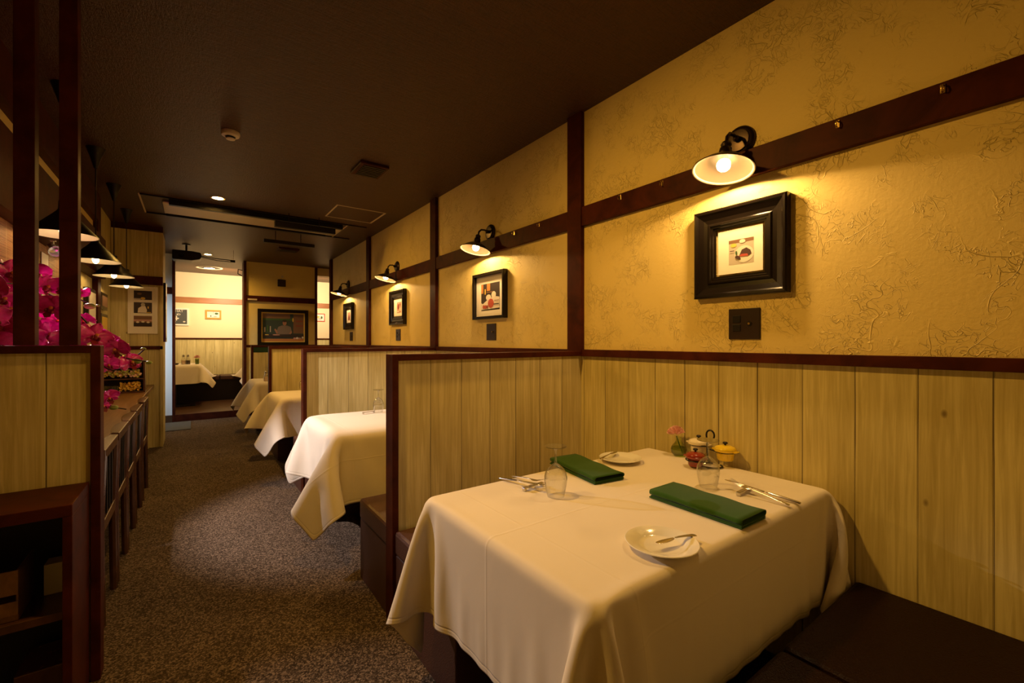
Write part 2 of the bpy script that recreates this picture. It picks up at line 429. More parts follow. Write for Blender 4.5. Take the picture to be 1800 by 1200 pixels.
# lobby end wall seen beyond, lit from the side
struct(box('wall_lobby_end', -1.6, -0.215, 8.27, 8.37, 0, ZC, 'white'))
trim(-0.248, -0.212, 8.235, 8.38, 0, ZC)
trim(-1.6, -0.25, 8.255, 8.27, 1.90, 2.0)
trim(-1.6, -0.25, 8.255, 8.27, 0.0, 0.10, 'counter')
# glass door of the lobby on the left
d = struct(MB().box(-1.60, -1.575, 7.05, 8.15, 0.0, 2.1, 'trim').build('door_1', bevel=0.003))
MB().box(-1.574, -1.57, 7.15, 8.05, 0.25, 2.0, 'day').build('door_glass', d)
# column wall between the booths and the rear room
struct(box('wall_column', CX0, CX1, CY, CY + 0.25, 0, ZC, 'plaster'))
trim(CX0 - 0.035, CX0 + 0.004, CY - 0.02, CY + 0.26, 0, ZC)
trim(CX1 - 0.004, CX1 + 0.035, CY - 0.02, CY + 0.26, 0, ZC)
trim(CX0 + 0.004, CX1 - 0.004, CY - 0.018, CY, 1.855, 1.945)
trim(CX0 + 0.004, CX1 - 0.004, CY - 0.012, CY, 1.10, 1.14)
# rear room trims
trim(-1.6, 3.3, YB - 0.02, YB, 1.925, 2.03, 'trim_light')
trim(-1.6, 3.3, YB - 0.02, YB, 1.24, 1.265)
# bulkhead strip over the gap beside the column
trim(CX1 + 0.036, 3.3, CY + 0.02, CY + 0.22, 2.36, ZC, 'cream_paint')
# right wall: posts, long batten with hooks, chair rail
for y0 in (1.786, 3.625, 5.475, 7.33):
    trim(XW - 0.03, XW, y0, y0 + 0.11, 1.13, ZC)
ys = [-1.2, 1.786, 1.896, 3.625, 3.735, 5.475, 5.585, 7.33]
for a, c in zip(ys[0::2], ys[1::2]):
    trim(XW - 0.024, XW, a, c, 1.847, 1.954)
    trim(XW - 0.024, XW, a - (0.0 if a < 0 else 0.108), c, 1.112, 1.15)
# left wall: beam, pelmet, plaster band, post
struct(box('wall_left_band', XL, XL + 0.006, -1.2, 5.32, 2.08, 2.27, 'plaster'))
trim(XL, XL + 0.05, -1.2, 5.32, 2.26, ZC)
trim(XL, XL + 0.09, -1.2, 5.32, 1.75, 2.095)
trim(XL, XL + 0.04, 5.32, 5.47, 0.71, ZC)
trim(XL, XL + 0.03, 4.28, 4.36, 0.71, 1.75)

# ------------------------------------------------------------------ booth dividers
def divider(y0, ztop, label, x0=0.678, x1=XW - 0.001, green=False, dy=0.08):
    t = thing('booth_divider', label, 'partition', (x0, y0, 0), group=None)
    f = 0.027; L = x1 - x0
    box('end_post', 0, f, 0, dy, 0, ztop, 'trim', t, 0.002)
    box('top_rail', f, L, 0, dy, ztop - f, ztop, 'trim', t, 0.002)
    if green: box('green_board', f, L, 0.012, dy - 0.012, ztop - f - 0.075, ztop - f, 'green', t)
    zt = ztop - f - (0.075 if green else 0)
    box('panel', f, L, 0.02, dy - 0.02, 0, zt, 'plank_x', t)
    box('bead', f, f + 0.006, 0.012, 0.02, 0.0, zt, 'plank_back', t)
    return t
divider(1.79, 1.140, 'low planked partition with dark frame directly behind the nearest set table')
divider(3.64, 1.140, 'low planked partition behind the second white table, cut by the nearest partition')
divider(5.49, 1.140, 'low planked partition behind the third white table')
divider(7.31, 1.140, 'farthest low partition with a dark green top board', green=True)
divider(-0.14, 1.140, 'low planked partition at the back of the nearest bench')
# left divider, facing the camera, with two tall posts
t = thing('entry_divider', 'low whitewashed plank partition with dark frame at the left edge below two tall posts', 'partition', (-0.264, 2.117, 0))
box('end_post', -0.027, 0, 0, 0.07, 0, 1.181, 'trim', t, 0.002)
box('top_rail', -0.455, -0.027, 0, 0.07, 1.155, 1.181, 'trim', t, 0.002)
box('panel', -0.455, -0.027, 0.018, 0.05, 0, 1.155, 'plank_x', t)
box('bead', -0.034, -0.027, 0.010, 0.018, 0.71, 1.155, 'plank_back', t)
for x0, x1, lb in ((-0.4756, -0.4257, 'left of the two tall dark posts rising from the left partition to the ceiling'),
                   (-0.369, -0.322, 'right of the two tall dark posts rising from the left partition to the ceiling')):
    tag(box('ceiling_post', x0, x1, 2.118, 2.168, 1.182, ZC - 0.001, 'trim', bevel=0.002), lb, 'post')

# ------------------------------------------------------------------ benches
def cushion(x0, x1, y0, y1, z0, z1, r=0.02):
    return MB().box(x0, x1, y0, y1, z0, z1, 'leather')
def bench(y0, y1, label, lead='y1', mat='leather', x0=0.685, x1=XW - 0.003):
    t = thing('booth_bench', label, 'bench', (x0, y0, 0)); L = x1 - x0; W = y1 - y0
    MB().box(0.004, L, 0.004, W - 0.004, 0.0, 0.30, mat).build('base', t, bevel=0.004)
    for a, b_ in ((0, L * 0.5 - 0.002), (L * 0.5 + 0.002, L)):
        MB().box(a, b_, 0, W, 0.30, 0.40, mat).build('cushion', t, bevel=0.014)
    return t
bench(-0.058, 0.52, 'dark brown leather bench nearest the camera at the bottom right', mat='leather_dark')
bench(1.26, 1.788, 'dark brown bench behind the nearest table, mostly hidden by its white cloth')
bench(1.872, 2.27, 'brown leather bench whose end shows just behind the nearest partition post')
bench(3.10, 3.638, 'brown bench between the second table and the partition behind it')
bench(3.722, 4.10, 'brown bench on the rear side of the second partition')
bench(4.95, 5.488, 'brown bench between the third table and the partition behind it')
bench(5.572, 5.95, 'brown bench on the rear side of the third partition')
bench(6.78, 7.308, 'brown bench in the farthest booth before the green topped partition')
t = thing('upholstered_bench', 'long black upholstered bench against the rear room planks, behind its two tables', 'bench', (-0.95, 9.86, 0.1))
MB().box(0, 3.4, 0.02, 0.435, 0, 0.38, 'black').build('base', t)
for k in range(5):
    MB().box(k * 0.68 + 0.004, k * 0.68 + 0.676, 0, 0.435, 0.38, 0.46, 'leather').build('cushion', t, bevel=0.015)

# ------------------------------------------------------------------ tables + simulated cloths
def table(x0, x1, y0, y1, top, label, z0=0.0):
    t = thing('dining_table', label, 'table', ((x0 + x1) / 2, (y0 + y1) / 2, z0))
    hx, hy = (x1 - x0) / 2, (y1 - y0) / 2; h = top - z0
    MB().box(-hx + 0.016, hx - 0.016, -hy + 0.016, hy - 0.016, h - 0.035, h - 0.006, 'chair_wood').build('tabletop', t, bevel=0.003)
    MB().box(-0.04, 0.04, -0.04, 0.04, 0.03, h - 0.035, 'black').build('column', t)
    MB().box(-0.30, 0.30, -0.16, 0.16, 0, 0.03, 'black').build('base', t, bevel=0.005)
    return t
def drape(hx, hy, ov, seed, off=(0, 0), wallx=None, boxes=(), g=0.022, steps=110, iters=0, top=0.0):
    """cloth laid on a table top (centre 0,0,top), relaxed with position based dynamics"""
    rng = np.random.RandomState(seed)
    X0, X1 = -hx - ov + off[0], hx + ov + off[0]; Y0, Y1 = -hy - ov + off[1], hy + ov + off[1]
    nx = int(round((X1 - X0) / g)) + 1; ny = int(round((Y1 - Y0) / g)) + 1
    gx = np.linspace(X0, X1, nx); gy = np.linspace(Y0, Y1, ny)
    P = np.zeros((nx, ny, 3)); P[..., 0] = gx[:, None]; P[..., 1] = gy[None, :]
    lo = rng.normal(size=(5, 5, 2))
    P[..., 2] = top + 0.003
    u = np.linspace(0, 4, nx); v = np.linspace(0, 4, ny)
    def smooth(a):
        iu = np.clip(u.astype(int), 0, 3); iv = np.clip(v.astype(int), 0, 3); fu = (u - iu)[:, None]; fv = (v - iv)[None, :]
        return a[iu][:, iv] * (1 - fu) * (1 - fv) + a[iu + 1][:, iv] * fu * (1 - fv) + a[iu][:, iv + 1] * (1 - fu) * fv + a[iu + 1][:, iv + 1] * fu * fv
    push = np.stack([smooth(lo[..., 0]), smooth(lo[..., 1]), np.zeros((nx, ny))], -1)
    if wallx is not None:
        ovr = P[..., 0] - hx
        P[..., 2] -= np.maximum(ovr, 0) * 0.995; P[..., 0] = np.where(ovr > 0, hx + np.minimum(ovr, 0.01), P[..., 0])
    V = np.zeros_like(P); dx = gx[1] - gx[0]; dy = gy[1] - gy[0]
    cons = []
    def pair(a, b, L, k): cons.append((a, b, L, k))
    sl = slice
    for st in (0, 1):
        pair((sl(st, nx - 1, 2), sl(None)), (sl(st + 1, nx, 2), sl(None)), dx, 1.0)
        pair((sl(None), sl(st, ny - 1, 2)), (sl(None), sl(st + 1, ny, 2)), dy, 1.0)
    dg = math.hypot(dx, dy)
    for st in (0, 1):
        pair((sl(st, nx - 1, 2), sl(0, ny - 1)), (sl(st + 1, nx, 2), sl(1, ny)), dg, 0.5)
        pair((sl(st, nx - 1, 2), sl(1, ny)), (sl(st + 1, nx, 2), sl(0, ny - 1)), dg, 0.5)
    for st in range(4):
        if st < 4:
            na = (nx - 2 - st + 3) // 4
            pair((sl(st, nx - 2, 4), sl(None)), (sl(st + 2, nx, 4), sl(None)), 2 * dx, 0.05)
            pair((sl(None), sl(st, ny - 2, 4)), (sl(None), sl(st + 2, ny, 4)), 2 * dy, 0.05)
    n_sub = 12; dt = 1 / 60.0 / n_sub; r = 0.004
    damp = 0.9965; sgn = 0
    def collide(P, prev):
        x, y, z = P[..., 0], P[..., 1], P[..., 2]
        # rounded edge slab: distance to a box shrunk by rr, inflated by rr + r
        rr = 0.002; bx = hx - rr; by = hy - rr; bz = top - rr; R_ = rr + r
        qx = np.abs(x) - bx; qy = np.abs(y) - by; qz = z - bz
        inside = (qx < 0) & (qy < 0) & (qz < 0)
        ex = np.maximum(qx, 0); ey = np.maximum(qy, 0); ez = np.maximum(qz, 0)
        dd = np.sqrt(ex * ex + ey * ey + ez * ez)
        hit = (dd < R_) & ~inside
        k = np.where(hit, R_ / np.maximum(dd, 1e-6), 1.0)
        on = hit & (z > bz)
        nx_ = np.sign(x) * (np.minimum(np.abs(x), bx) + ex * k); ny_ = np.sign(y) * (np.minimum(np.abs(y), by) + ey * k); nz_ = np.where(qz > 0, bz + ez * k, z)
        x[hit] = nx_[hit]; y[hit] = ny_[hit]; z[hit] = nz_[hit]
        pt = -qz; pxx = -qx; pyy = -qy
        up = inside & (pt <= pxx) & (pt <= pyy); sx = inside & ~up & (pxx <= pyy); sy = inside & ~up & ~sx
        z[up] = bz + R_; x[sx] = np.sign(x[sx]) * (bx + R_); y[sy] = np.sign(y[sy]) * (by + R_)
        fr = on | up
        P[..., 0][fr] = prev[..., 0][fr] + 0.7 * (P[..., 0][fr] - prev[..., 0][fr]); P[..., 1][fr] = prev[..., 1][fr] + 0.7 * (P[..., 1][fr] - prev[..., 1][fr])
        if wallx is not None: np.minimum(x, wallx, out=x)
        for (a0, a1, b0, b1, c) in boxes:
            i = (x > a0) & (x < a1) & (y > b0) & (y < b1) & (z < c)
            if not i.any(): continue
            d = np.stack([x - a0, a1 - x, y - b0, b1 - y, c - z], 0); k = d.argmin(0)
            for q, (arr, val) in enumerate(((x, a0), (x, a1), (y, b0), (y, b1), (z, c))):
                mm = i & (k == q); arr[mm] = val
    cl = []
    for a, b_, L, st in cons:
        A = P[a]; B = P[b_]; na = min(A.shape[0], B.shape[0]); nb = min(A.shape[1], B.shape[1])
        cl.append((a, b_, na, nb, L, st))
    for it in range(steps * n_sub):
        V[..., 2] -= 9.8 * dt
        if it < 50 * n_sub: V += push * dt * 1.2
        V *= damp
        prev = P.copy(); P = P + V * dt
        for k in range(2):
            seq = cl if (it + k) % 2 == 0 else cl[::-1]
            for a, b_, na, nb, L, st in seq:
                A = P[a][:na, :nb]; B = P[b_][:na, :nb]
                d = B - A; ln = np.sqrt(np.einsum('ijk,ijk->ij', d, d))[..., None] + 1e-9
                c = d * (0.5 * st * (1 - L / ln))
                A += c; B -= c
        collide(P, prev)
        V = (P - prev) / dt
        vm = np.sqrt((V * V).sum(-1, keepdims=True)); V *= np.minimum(1, 3.0 / np.maximum(vm, 1e-6))
    # hem distance
    I = np.minimum(np.arange(nx), nx - 1 - np.arange(nx)) * dx; J = np.minimum(np.arange(ny), ny - 1 - np.arange(ny)) * dy
    H = np.minimum(I[:, None], J[None, :])
    return P, H
def cloth_obj(P, H, loc, label, name='tablecloth'):
    nx, ny, _ = P.shape
    me = bpy.data.meshes.new(name)
    idx = np.arange(nx * ny).reshape(nx, ny)
    F = np.stack([idx[:-1, :-1], idx[1:, :-1], idx[1:, 1:], idx[:-1, 1:]], -1).reshape(-1, 4)
    me.from_pydata([tuple(map(float, p)) for p in P.reshape(-1, 3)], [], [tuple(map(int, f)) for f in F])
    me.materials.append(M['cloth']); me.polygons.foreach_set('use_smooth', [True] * len(F))
    uv = me.uv_layers.new(name='hem'); h = H.reshape(-1)
    gi, gj = np.meshgrid(np.linspace(-0.5, 0.5, nx), np.linspace(-0.5, 0.5, ny), indexing='ij'); gi = gi.reshape(-1); gj = gj.reshape(-1)
    uv2 = me.uv_layers.new(name='sheet')
    for lp in me.loops:
        q = lp.vertex_index; uv.data[lp.index].uv = (float(h[q]), 0.0); uv2.data[lp.index].uv = (float(gi[q]), float(gj[q]))
    o = bpy.data.objects.new(name, me); col.objects.link(o); o.location = loc
    q = o.modifiers.new('u', 'SUBSURF'); q.levels = 1; q.render_levels = 2
    q.uv_smooth = 'PRESERVE_BOUNDARIES'
    q = o.modifiers.new('s', 'SOLIDIFY'); q.thickness = 0.0016; q.offset = 1
    return tag(o, label, 'tablecloth')
ZT = 0.683
def dress(x0, x1, y0, y1, top, lt, lc, P, H, z0=0.0):
    table(x0, x1, y0, y1, top, lt, z0)
    cloth_obj(P, H, ((x0 + x1) / 2, (y0 + y1) / 2, top), lc)
hx, hy = 0.58, 0.375
OV = 0.335
P1, H1 = drape(hx, hy, OV, 3, g=0.0165, wallx=0.600, boxes=((-0.51, 0.62, 0.30, 1.0, 0.407 - ZT), (-0.51, 0.62, -1.0, -0.436, 0.407 - ZT)))
P2, H2 = drape(hx, hy, 0.352, 3, wallx=0.600, off=(0.0, 0.0), boxes=((-0.51, 0.62, 0.21, 1.0, 0.407 - ZT),), g=0.031)
P3, H3 = drape(hx, hy, OV, 21, wallx=0.600, off=(0.0, 0.01), boxes=((-0.51, 0.62, 0.26, 1.0, 0.407 - ZT),), g=0.034)
dress(0.615, 1.775, 0.585, 1.335, ZT, 'nearest dining table, set with green napkins, under its white cloth', 'white tablecloth on the nearest table, set with two green napkins', P1, H1)
dress(0.615, 1.775, 2.50, 3.25, ZT, 'second dining table from the camera under its cloth', 'white tablecloth on the second table, brightly lit on its aisle side', P2, H2)
dress(0.615, 1.775, 4.30, 5.05, ZT, 'third dining table from the camera under its cloth', 'white tablecloth on the third table, beside the dark partition end', P3, H3)
dress(0.615, 1.775, 6.19, 6.94, ZT, 'fourth dining table, farthest in the booth row', 'white tablecloth on the farthest booth table, holding cruets', P3, H3)
P5, H5 = drape(0.385, 0.375, 0.30, 5, boxes=((-9, 9, 0.455, 9, -0.24),), g=0.036, steps=110)
dress(-0.65, 0.125, 9.02, 9.77, 0.80, 'rear room table at the left of the opening', 'white tablecloth on the rear room table with flower vase and bottles', P5, H5, 0.1)
dress(0.83, 1.61, 9.02, 9.77, 0.80, 'rear room table mostly hidden behind the column', 'white tablecloth whose corner shows beside the column post', P5, H5, 0.1)
TZ = ZT + 0.0065   # cloth surface

# ------------------------------------------------------------------ tableware
def glass_mb():
    t = thing('wine_glass', '', 'glass')
    # upside down: rim on the cloth, foot in the air
    pr = [(0.028, 0.0), (0.0315, 0.015), (0.0355, 0.035), (0.0385, 0.055), (0.036, 0.075), (0.027, 0.092), (0.012, 0.103), (0.005, 0.108)]
    MB().lathe(pr, 'glass', seg=40).build('bowl', t, smooth=True, sub=1)
    st = [(0.0048, 0.106), (0.0038, 0.118), (0.0036, 0.135), (0.0042, 0.148), (0.008, 0.156)]
    MB().lathe(st, 'glass', seg=16, cap=(True, True)).build('stem', t, smooth=True)
    ft = [(0.0, 0.1545), (0.012, 0.1565), (0.034, 0.1615), (0.0365, 0.1625), (0.0365, 0.164), (0.034, 0.164), (0.0, 0.164)]
    MB().lathe(ft, 'glass', seg=40).build('foot', t, smooth=True)
    return t
G0 = glass_mb(); G0.location = (0.962, 1.085, TZ)
G0['label'] = 'upturned wine glass in front of the farther green napkin on the nearest table'
dup(G0, (1.452, 0.842, TZ), label='upturned wine glass in front of the small casseroles on the nearest table')
dup(G0, (1.07, 3.10, TZ), label='upturned wine glass on the second table')
dup(G0, (0.93, 5.00, TZ), label='upturned wine glass on the third table, half hidden by the partition post')
dup(G0, (0.80, 6.62, TZ), label='upturned wine glass on the farthest booth table, behind the cruets')

def napkin(loc, rz, label):
    t = MB(); w, L = 0.068, 0.150
    # rolled fold: one continuous flattened loop section swept along its length
    prof = []
    for a in np.linspace(-90, 90, 9): prof.append((w - 0.009 + 0.009 * math.cos(R(a)), 0.019 + 0.0085 * math.sin(R(a))))
    for a in np.linspace(90, 270, 9): prof.append((-w + 0.009 + 0.008 * math.cos(R(a)), 0.018 + 0.0085 * math.sin(R(a))))
    n = len(prof); vs = []; fs = []
    N = 16
    for i in range(N + 1):
        y = -L + 2 * L * i / N
        for k, (x, z) in enumerate(prof):
            vs.append((x, y, z + 0.0012 * math.sin(i * 0.9 + k * 0.3) + (0.003 * (i / N - 0.5) if z > 0.02 else 0)))
    for i in range(N):
        for k in range(n):
            k2 = (k + 1) % n; fs.append((i * n + k, i * n + k2, (i + 1) * n + k2, (i + 1) * n + k))
    t.add(vs, fs, 'napkin')
    # lower layers
    for (zz, sh) in ((0.0010, 0.0), (0.0050, 0.003)):
        t.box(-w + sh, w - 0.004 + sh, -L + sh * 0.5, L - sh, zz, zz + 0.0035, 'napkin')
    o = t.build('napkin', smooth=True, bevel=0.0008); o.location = loc; o.rotation_euler = (0, 0, rz)
    q = o.modifiers.new('s', 'SOLIDIFY'); q.thickness = 0.0018; q.offset = -1
    return tag(o, label, 'napkin', 'green napkins on the nearest table')
napkin((1.262, 0.745, TZ), R(-1), 'folded dark green napkin nearest the camera, on the right of the table')
napkin((1.237, 1.225, TZ), R(-9), 'folded dark green napkin behind the upturned wine glass')

def plate(loc, label):
    pr = [(0.0, 0.004), (0.050, 0.004), (0.056, 0.006), (0.064, 0.011), (0.0865, 0.0165), (0.0875, 0.018), (0.0860, 0.0190), (0.063, 0.0135), (0.055, 0.0085), (0.049, 0.0065), (0.0, 0.0065)]
    o = MB().lathe(pr, 'porcelain', seg=64).lathe([(0.048, 0.0045), (0.048, 0.0), (0.044, 0.0), (0.044, 0.0045)], 'porcelain', seg=48).build('side_plate', smooth=True)
    o.location = loc; return tag(o, label, 'plate', 'white side plates on the nearest table')
plate((0.930, 0.660, TZ), 'white side plate with a butter knife at the near edge of the table')
plate((1.462, 1.240, TZ), 'white side plate beside the farther green napkin')

def butter(loc, rz, tilt, label):
    # short spoon-like butter spreader, handle with a swelling end
    b_ = MB()
    hp = [((-0.068, 0, 0.0), (0.0012, 0.0068)), ((-0.060, 0, 0.001), (0.0016, 0.0082)), ((-0.040, 0, 0.003), (0.0018, 0.0055)), ((-0.010, 0, 0.004), (0.0020, 0.0032)), ((0.006, 0, 0.0035), (0.0022, 0.0030))]
    bl = [((0.006, 0, 0.0035), (0.0020, 0.0032)), ((0.018, 0.001, 0.002), (0.0010, 0.0072)), ((0.040, 0.002, 0.001), (0.0008, 0.0100)), ((0.058, 0.002, 0.0), (0.0008, 0.0085)), ((0.066, 0.0, 0.0), (0.0006, 0.0030))]
    t = thing('butter_knife', label, 'cutlery', loc); t.rotation_euler = (0, tilt, rz)
    MB().tube([p for p, _ in hp], [r_ for _, r_ in hp], 'steel', 12, flat=(0, 0, 1)).build('handle', t, smooth=True, sub=1)
    MB().tube([p for p, _ in bl], [r_ for _, r_ in bl], 'steel', 12, flat=(0, 0, 1)).build('blade', t, smooth=True, sub=1)
    return t
butter((0.960, 0.640, TZ + 0.0215), R(180 - 10), R(-3), 'small butter knife lying across the near side plate')
butter((1.435, 1.278, TZ + 0.0215), R(10), R(-3), 'small butter knife lying across the far side plate')

def fork(label):
    t = thing('fork', label, 'cutlery')
    hp = [((0, -0.10, 0.0), (0.0014, 0.0060)), ((0, -0.095, 0.0003), (0.0018, 0.0078)), ((0, -0.06, 0.002), (0.0019, 0.0055)), ((0, -0.01, 0.004), (0.0020, 0.0032)), ((0, 0.02, 0.0045), (0.0022, 0.0028))]
    MB().tube([p for p, _ in hp], [r_ for _, r_ in hp], 'steel', 12, flat=(0, 0, 1)).build('handle', t, smooth=True, sub=1)
    h = MB(); h.tube([(0, 0.018, 0.0045), (0, 0.035, 0.003), (0, 0.050, 0.0035)], [(0.0015, 0.003), (0.0009, 0.010), (0.0008, 0.0115)], 'steel', 12, flat=(0, 0, 1))
    for k in range(4):
        x = (k - 1.5) * 0.0068
        h.tube([(x, 0.046, 0.0035), (x, 0.065, 0.006), (x * 0.95, 0.088, 0.013)], [(0.0008, 0.0019), (0.0008, 0.0017), (0.0005, 0.0009)], 'steel', 8, flat=(0, 0, 1))
    h.build('head', t, smooth=True)
    return t
def knife(label):
    t = thing('table_knife', label, 'cutlery')
    hp = [((0, -0.115, 0.0), (0.0030, 0.0070)), ((0, -0.11, 0.0), (0.0042, 0.0082)), ((0, -0.06, 0.0), (0.0040, 0.0070)), ((0, -0.012, 0.0), (0.0036, 0.0052))]
    MB().tube([p for p, _ in hp], [r_ for _, r_ in hp], 'steel', 12, flat=(0, 0, 1)).build('handle', t, smooth=True, sub=1)
    bl = [((0, -0.014, 0), (0.0030, 0.0045)), ((0, 0.0, 0), (0.0012, 0.0070)), ((0, 0.06, 0), (0.0008, 0.0098)), ((-0.001, 0.095, 0), (0.0007, 0.0088)), ((-0.004, 0.113, 0), (0.0005, 0.0020))]
    MB().tube([p for p, _ in bl], [r_ for _, r_ in bl], 'steel', 12, flat=(0, 0, 1)).build('blade', t, smooth=True, sub=1)
    return t
def rest(label):
    b_ = MB(); b_.box(-0.045, 0.045, -0.007, 0.007, 0.010, 0.013, 'steel')
    b_.box(-0.045, -0.036, -0.007, 0.007, 0.0, 0.010, 'steel').box(0.036, 0.045, -0.007, 0.007, 0.0, 0.010, 'steel')
    o = b_.build('cutlery_rest', bevel=0.0015); return tag(o, label, 'cutlery rest')
def setting(cx, cy, rz, la, lk, lr, dz=0.0145):
    r_ = rest(lr); r_.location = (cx, cy, TZ); r_.rotation_euler = (0, 0, rz)
    f = fork(la); k = knife(lk)
    for o, dx in ((f, -0.016), (k, 0.016)):
        c, s_ = math.cos(rz), math.sin(rz)
        yy = -0.045
        o.location = (cx + c * dx - s_ * yy, cy + s_ * dx + c * yy, TZ + dz + 0.0022)
        o.rotation_euler = Euler((R(6.3), 0, rz + (R(-5) if o is f else R(5))))
setting(0.950, 1.187, R(184), 'fork resting above the knife on the far left cutlery rest', 'table knife on the far left cutlery rest beside a wine glass', 'steel cutlery rest left of the farther napkin')
setting(1.490, 0.738, R(4), 'fork on the cutlery rest beside the near green napkin', 'table knife on the cutlery rest at the right of the near napkin', 'steel cutlery rest right of the near green napkin')
# second table: a rest beside the glass
r_ = rest('steel cutlery rest beside the glass on the second table'); r_.location = (1.00, 3.10, TZ); r_.rotation_euler = (0, 0, 0.2)

# ---- bud vase with carnation
def carnation(parent, c, r, mat='carn', seed=1, name='flower'):
    rd = random.Random(seed); b_ = MB()
    for k in range(46):
        th = rd.uniform(0, 2 * PI); ph = rd.uniform(0, 1.35)
        d = Vector((math.sin(ph) * math.cos(th), math.sin(ph) * math.sin(th), math.cos(ph)))
        u = d.orthogonal().normalized(); v = d.cross(u); an = rd.uniform(0, PI); u, v = u * math.cos(an) + v * math.sin(an), v * math.cos(an) - u * math.sin(an)
        base = Vector(c) + d * r * 0.25; wd = r * 0.42
        vs = [base - u * wd * 0.25, base + u * wd * 0.25]
        n_ = 6
        for q in range(n_):
            f = q / (n_ - 1) - 0.5
            vs.append(base + d * r * (0.78 + 0.10 * rd.random()) - u * f * -2 * wd * 0.5 + v * wd * 0.35 * math.sin(q * 2.3 + k))
        b_.add(vs, [(0, 1, 7), (0, 7, 6), (0, 6, 5), (0, 5, 4), (0, 4, 3), (0, 3, 2)], mat)
    return b_.build(name, parent, smooth=True)
t = thing('bud_vase', 'round glass bud vase holding one pink carnation by the wall', 'vase', (1.745, 1.150, TZ))
pr = [(0.0, 0.002), (0.022, 0.002), (0.030, 0.010), (0.0345, 0.026), (0.032, 0.040), (0.020, 0.054), (0.0115, 0.064), (0.0105, 0.078), (0.013, 0.084)]
MB().lathe(pr, 'green_glass', seg=40).build('glass_body', t, smooth=True, sub=1)
MB().lathe([(0.0, 0.004), (0.020, 0.004), (0.028, 0.011), (0.032, 0.026), (0.030, 0.038), (0.0, 0.038)], 'water', seg=32).build('water', t, smooth=True)
MB().tube([(0.016, -0.008, 0.01), (0.002, -0.001, 0.05), (-0.010, 0.004, 0.088)], 0.0022, 'leafg', 8).build('stem', t, smooth=True)
carnation(t, (-0.012, 0.006, 0.093), 0.036, seed=4)

# ---- casserole stand with three little lidded pots
t = thing('condiment_stand', 'black wire stand with a looped handle holding mini casseroles by the wall', 'stand', (1.70, 1.0, TZ))
def ring(c, r, z, n_=28, a0=0, a1=360): return [(c[0] + r * math.cos(R(a0 + (a1 - a0) * k / n_)), c[1] + r * math.sin(R(a0 + (a1 - a0) * k / n_)), z) for k in range(n_ + 1)]
wc = (0.047, 0.056); yc = (0.050, -0.058); rc_ = (-0.062, 0.004)
MB().tube(ring((0.0, -0.028), 0.040, 0.004, a0=20, a1=330), 0.0032, 'black', 8).build('base_ring', t, smooth=True)
MB().tube([(0.028, -0.008, 0.004), (0.020, 0.0, 0.02), (0.018, 0.002, 0.10), (0.018, 0.004, 0.118)] + [(0.018, 0.004 - 0.017 + 0.017 * math.cos(R(a)), 0.122 + 0.020 * math.sin(R(a)) + 0.0) for a in range(0, 300, 24)], 0.0036, 'black', 8).build('handle', t, smooth=True)
MB().tube(ring(wc, 0.0385, 0.068), 0.0026, 'black', 8).build('pot_ring', t, smooth=True)
MB().tube(ring(yc, 0.0385, 0.060), 0.0026, 'black', 8).build('pot_ring', t, smooth=True)
MB().tube(ring(rc_, 0.0360, 0.030), 0.0026, 'black', 8).build('pot_ring', t, smooth=True)
MB().tube([(wc[0] - 0.030, wc[1] - 0.024, 0.068), (0.018, 0.002, 0.072)], 0.0026, 'black', 8).tube([(yc[0] - 0.030, yc[1] + 0.024, 0.060), (0.018, 0.002, 0.064)], 0.0026, 'black', 8).tube([(rc_[0] + 0.036, 0.004, 0.030), (0.018, 0.002, 0.034)], 0.0026, 'black', 8).build('arm', t, smooth=True)
def pot(dx, dy, z, mat, label, s=1.0):
    p = thing('mini_casserole', label, 'pot', (1.70 + dx, 1.0 + dy, TZ + z)); 
    b_ = MB().lathe([(0.0, -0.030 * s), (0.028 * s, -0.030 * s), (0.031 * s, -0.024 * s), (0.0345 * s, 0.004), (0.0425 * s, 0.006), (0.043 * s, 0.012), (0.040 * s, 0.014)], mat, seg=36)
    b_.build('pot_body', p, smooth=True)
    for sg in (-1, 1): MB().tube([(0.012 * s, sg * 0.041 * s, 0.008), (0.009 * s, sg * 0.050 * s, 0.009), (-0.009 * s, sg * 0.050 * s, 0.009), (-0.012 * s, sg * 0.041 * s, 0.008)], 0.0032, mat, 8).build('side_handle', p, smooth=True)
    lid = MB().lathe([(0.0415 * s, 0.0142), (0.041 * s, 0.018), (0.034 * s, 0.024), (0.018 * s, 0.029), (0.0, 0.0305)], mat, seg=36).build('lid', p, smooth=True)
    MB().lathe([(0.004, 0.029), (0.004, 0.034), (0.009, 0.036), (0.010, 0.040), (0.007, 0.043), (0.0, 0.043)], 'black', seg=16).build('knob', lid, smooth=True)
pot(wc[0], wc[1], 0.0635, 'cream', 'cream white mini casserole with black knob on the wire stand')
pot(yc[0], yc[1], 0.0555, 'yellow', 'yellow mini casserole with black knob on the wire stand')
pot(rc_[0], rc_[1], 0.0330, 'red', 'dark red mini casserole seen through the upturned glass', 0.9)

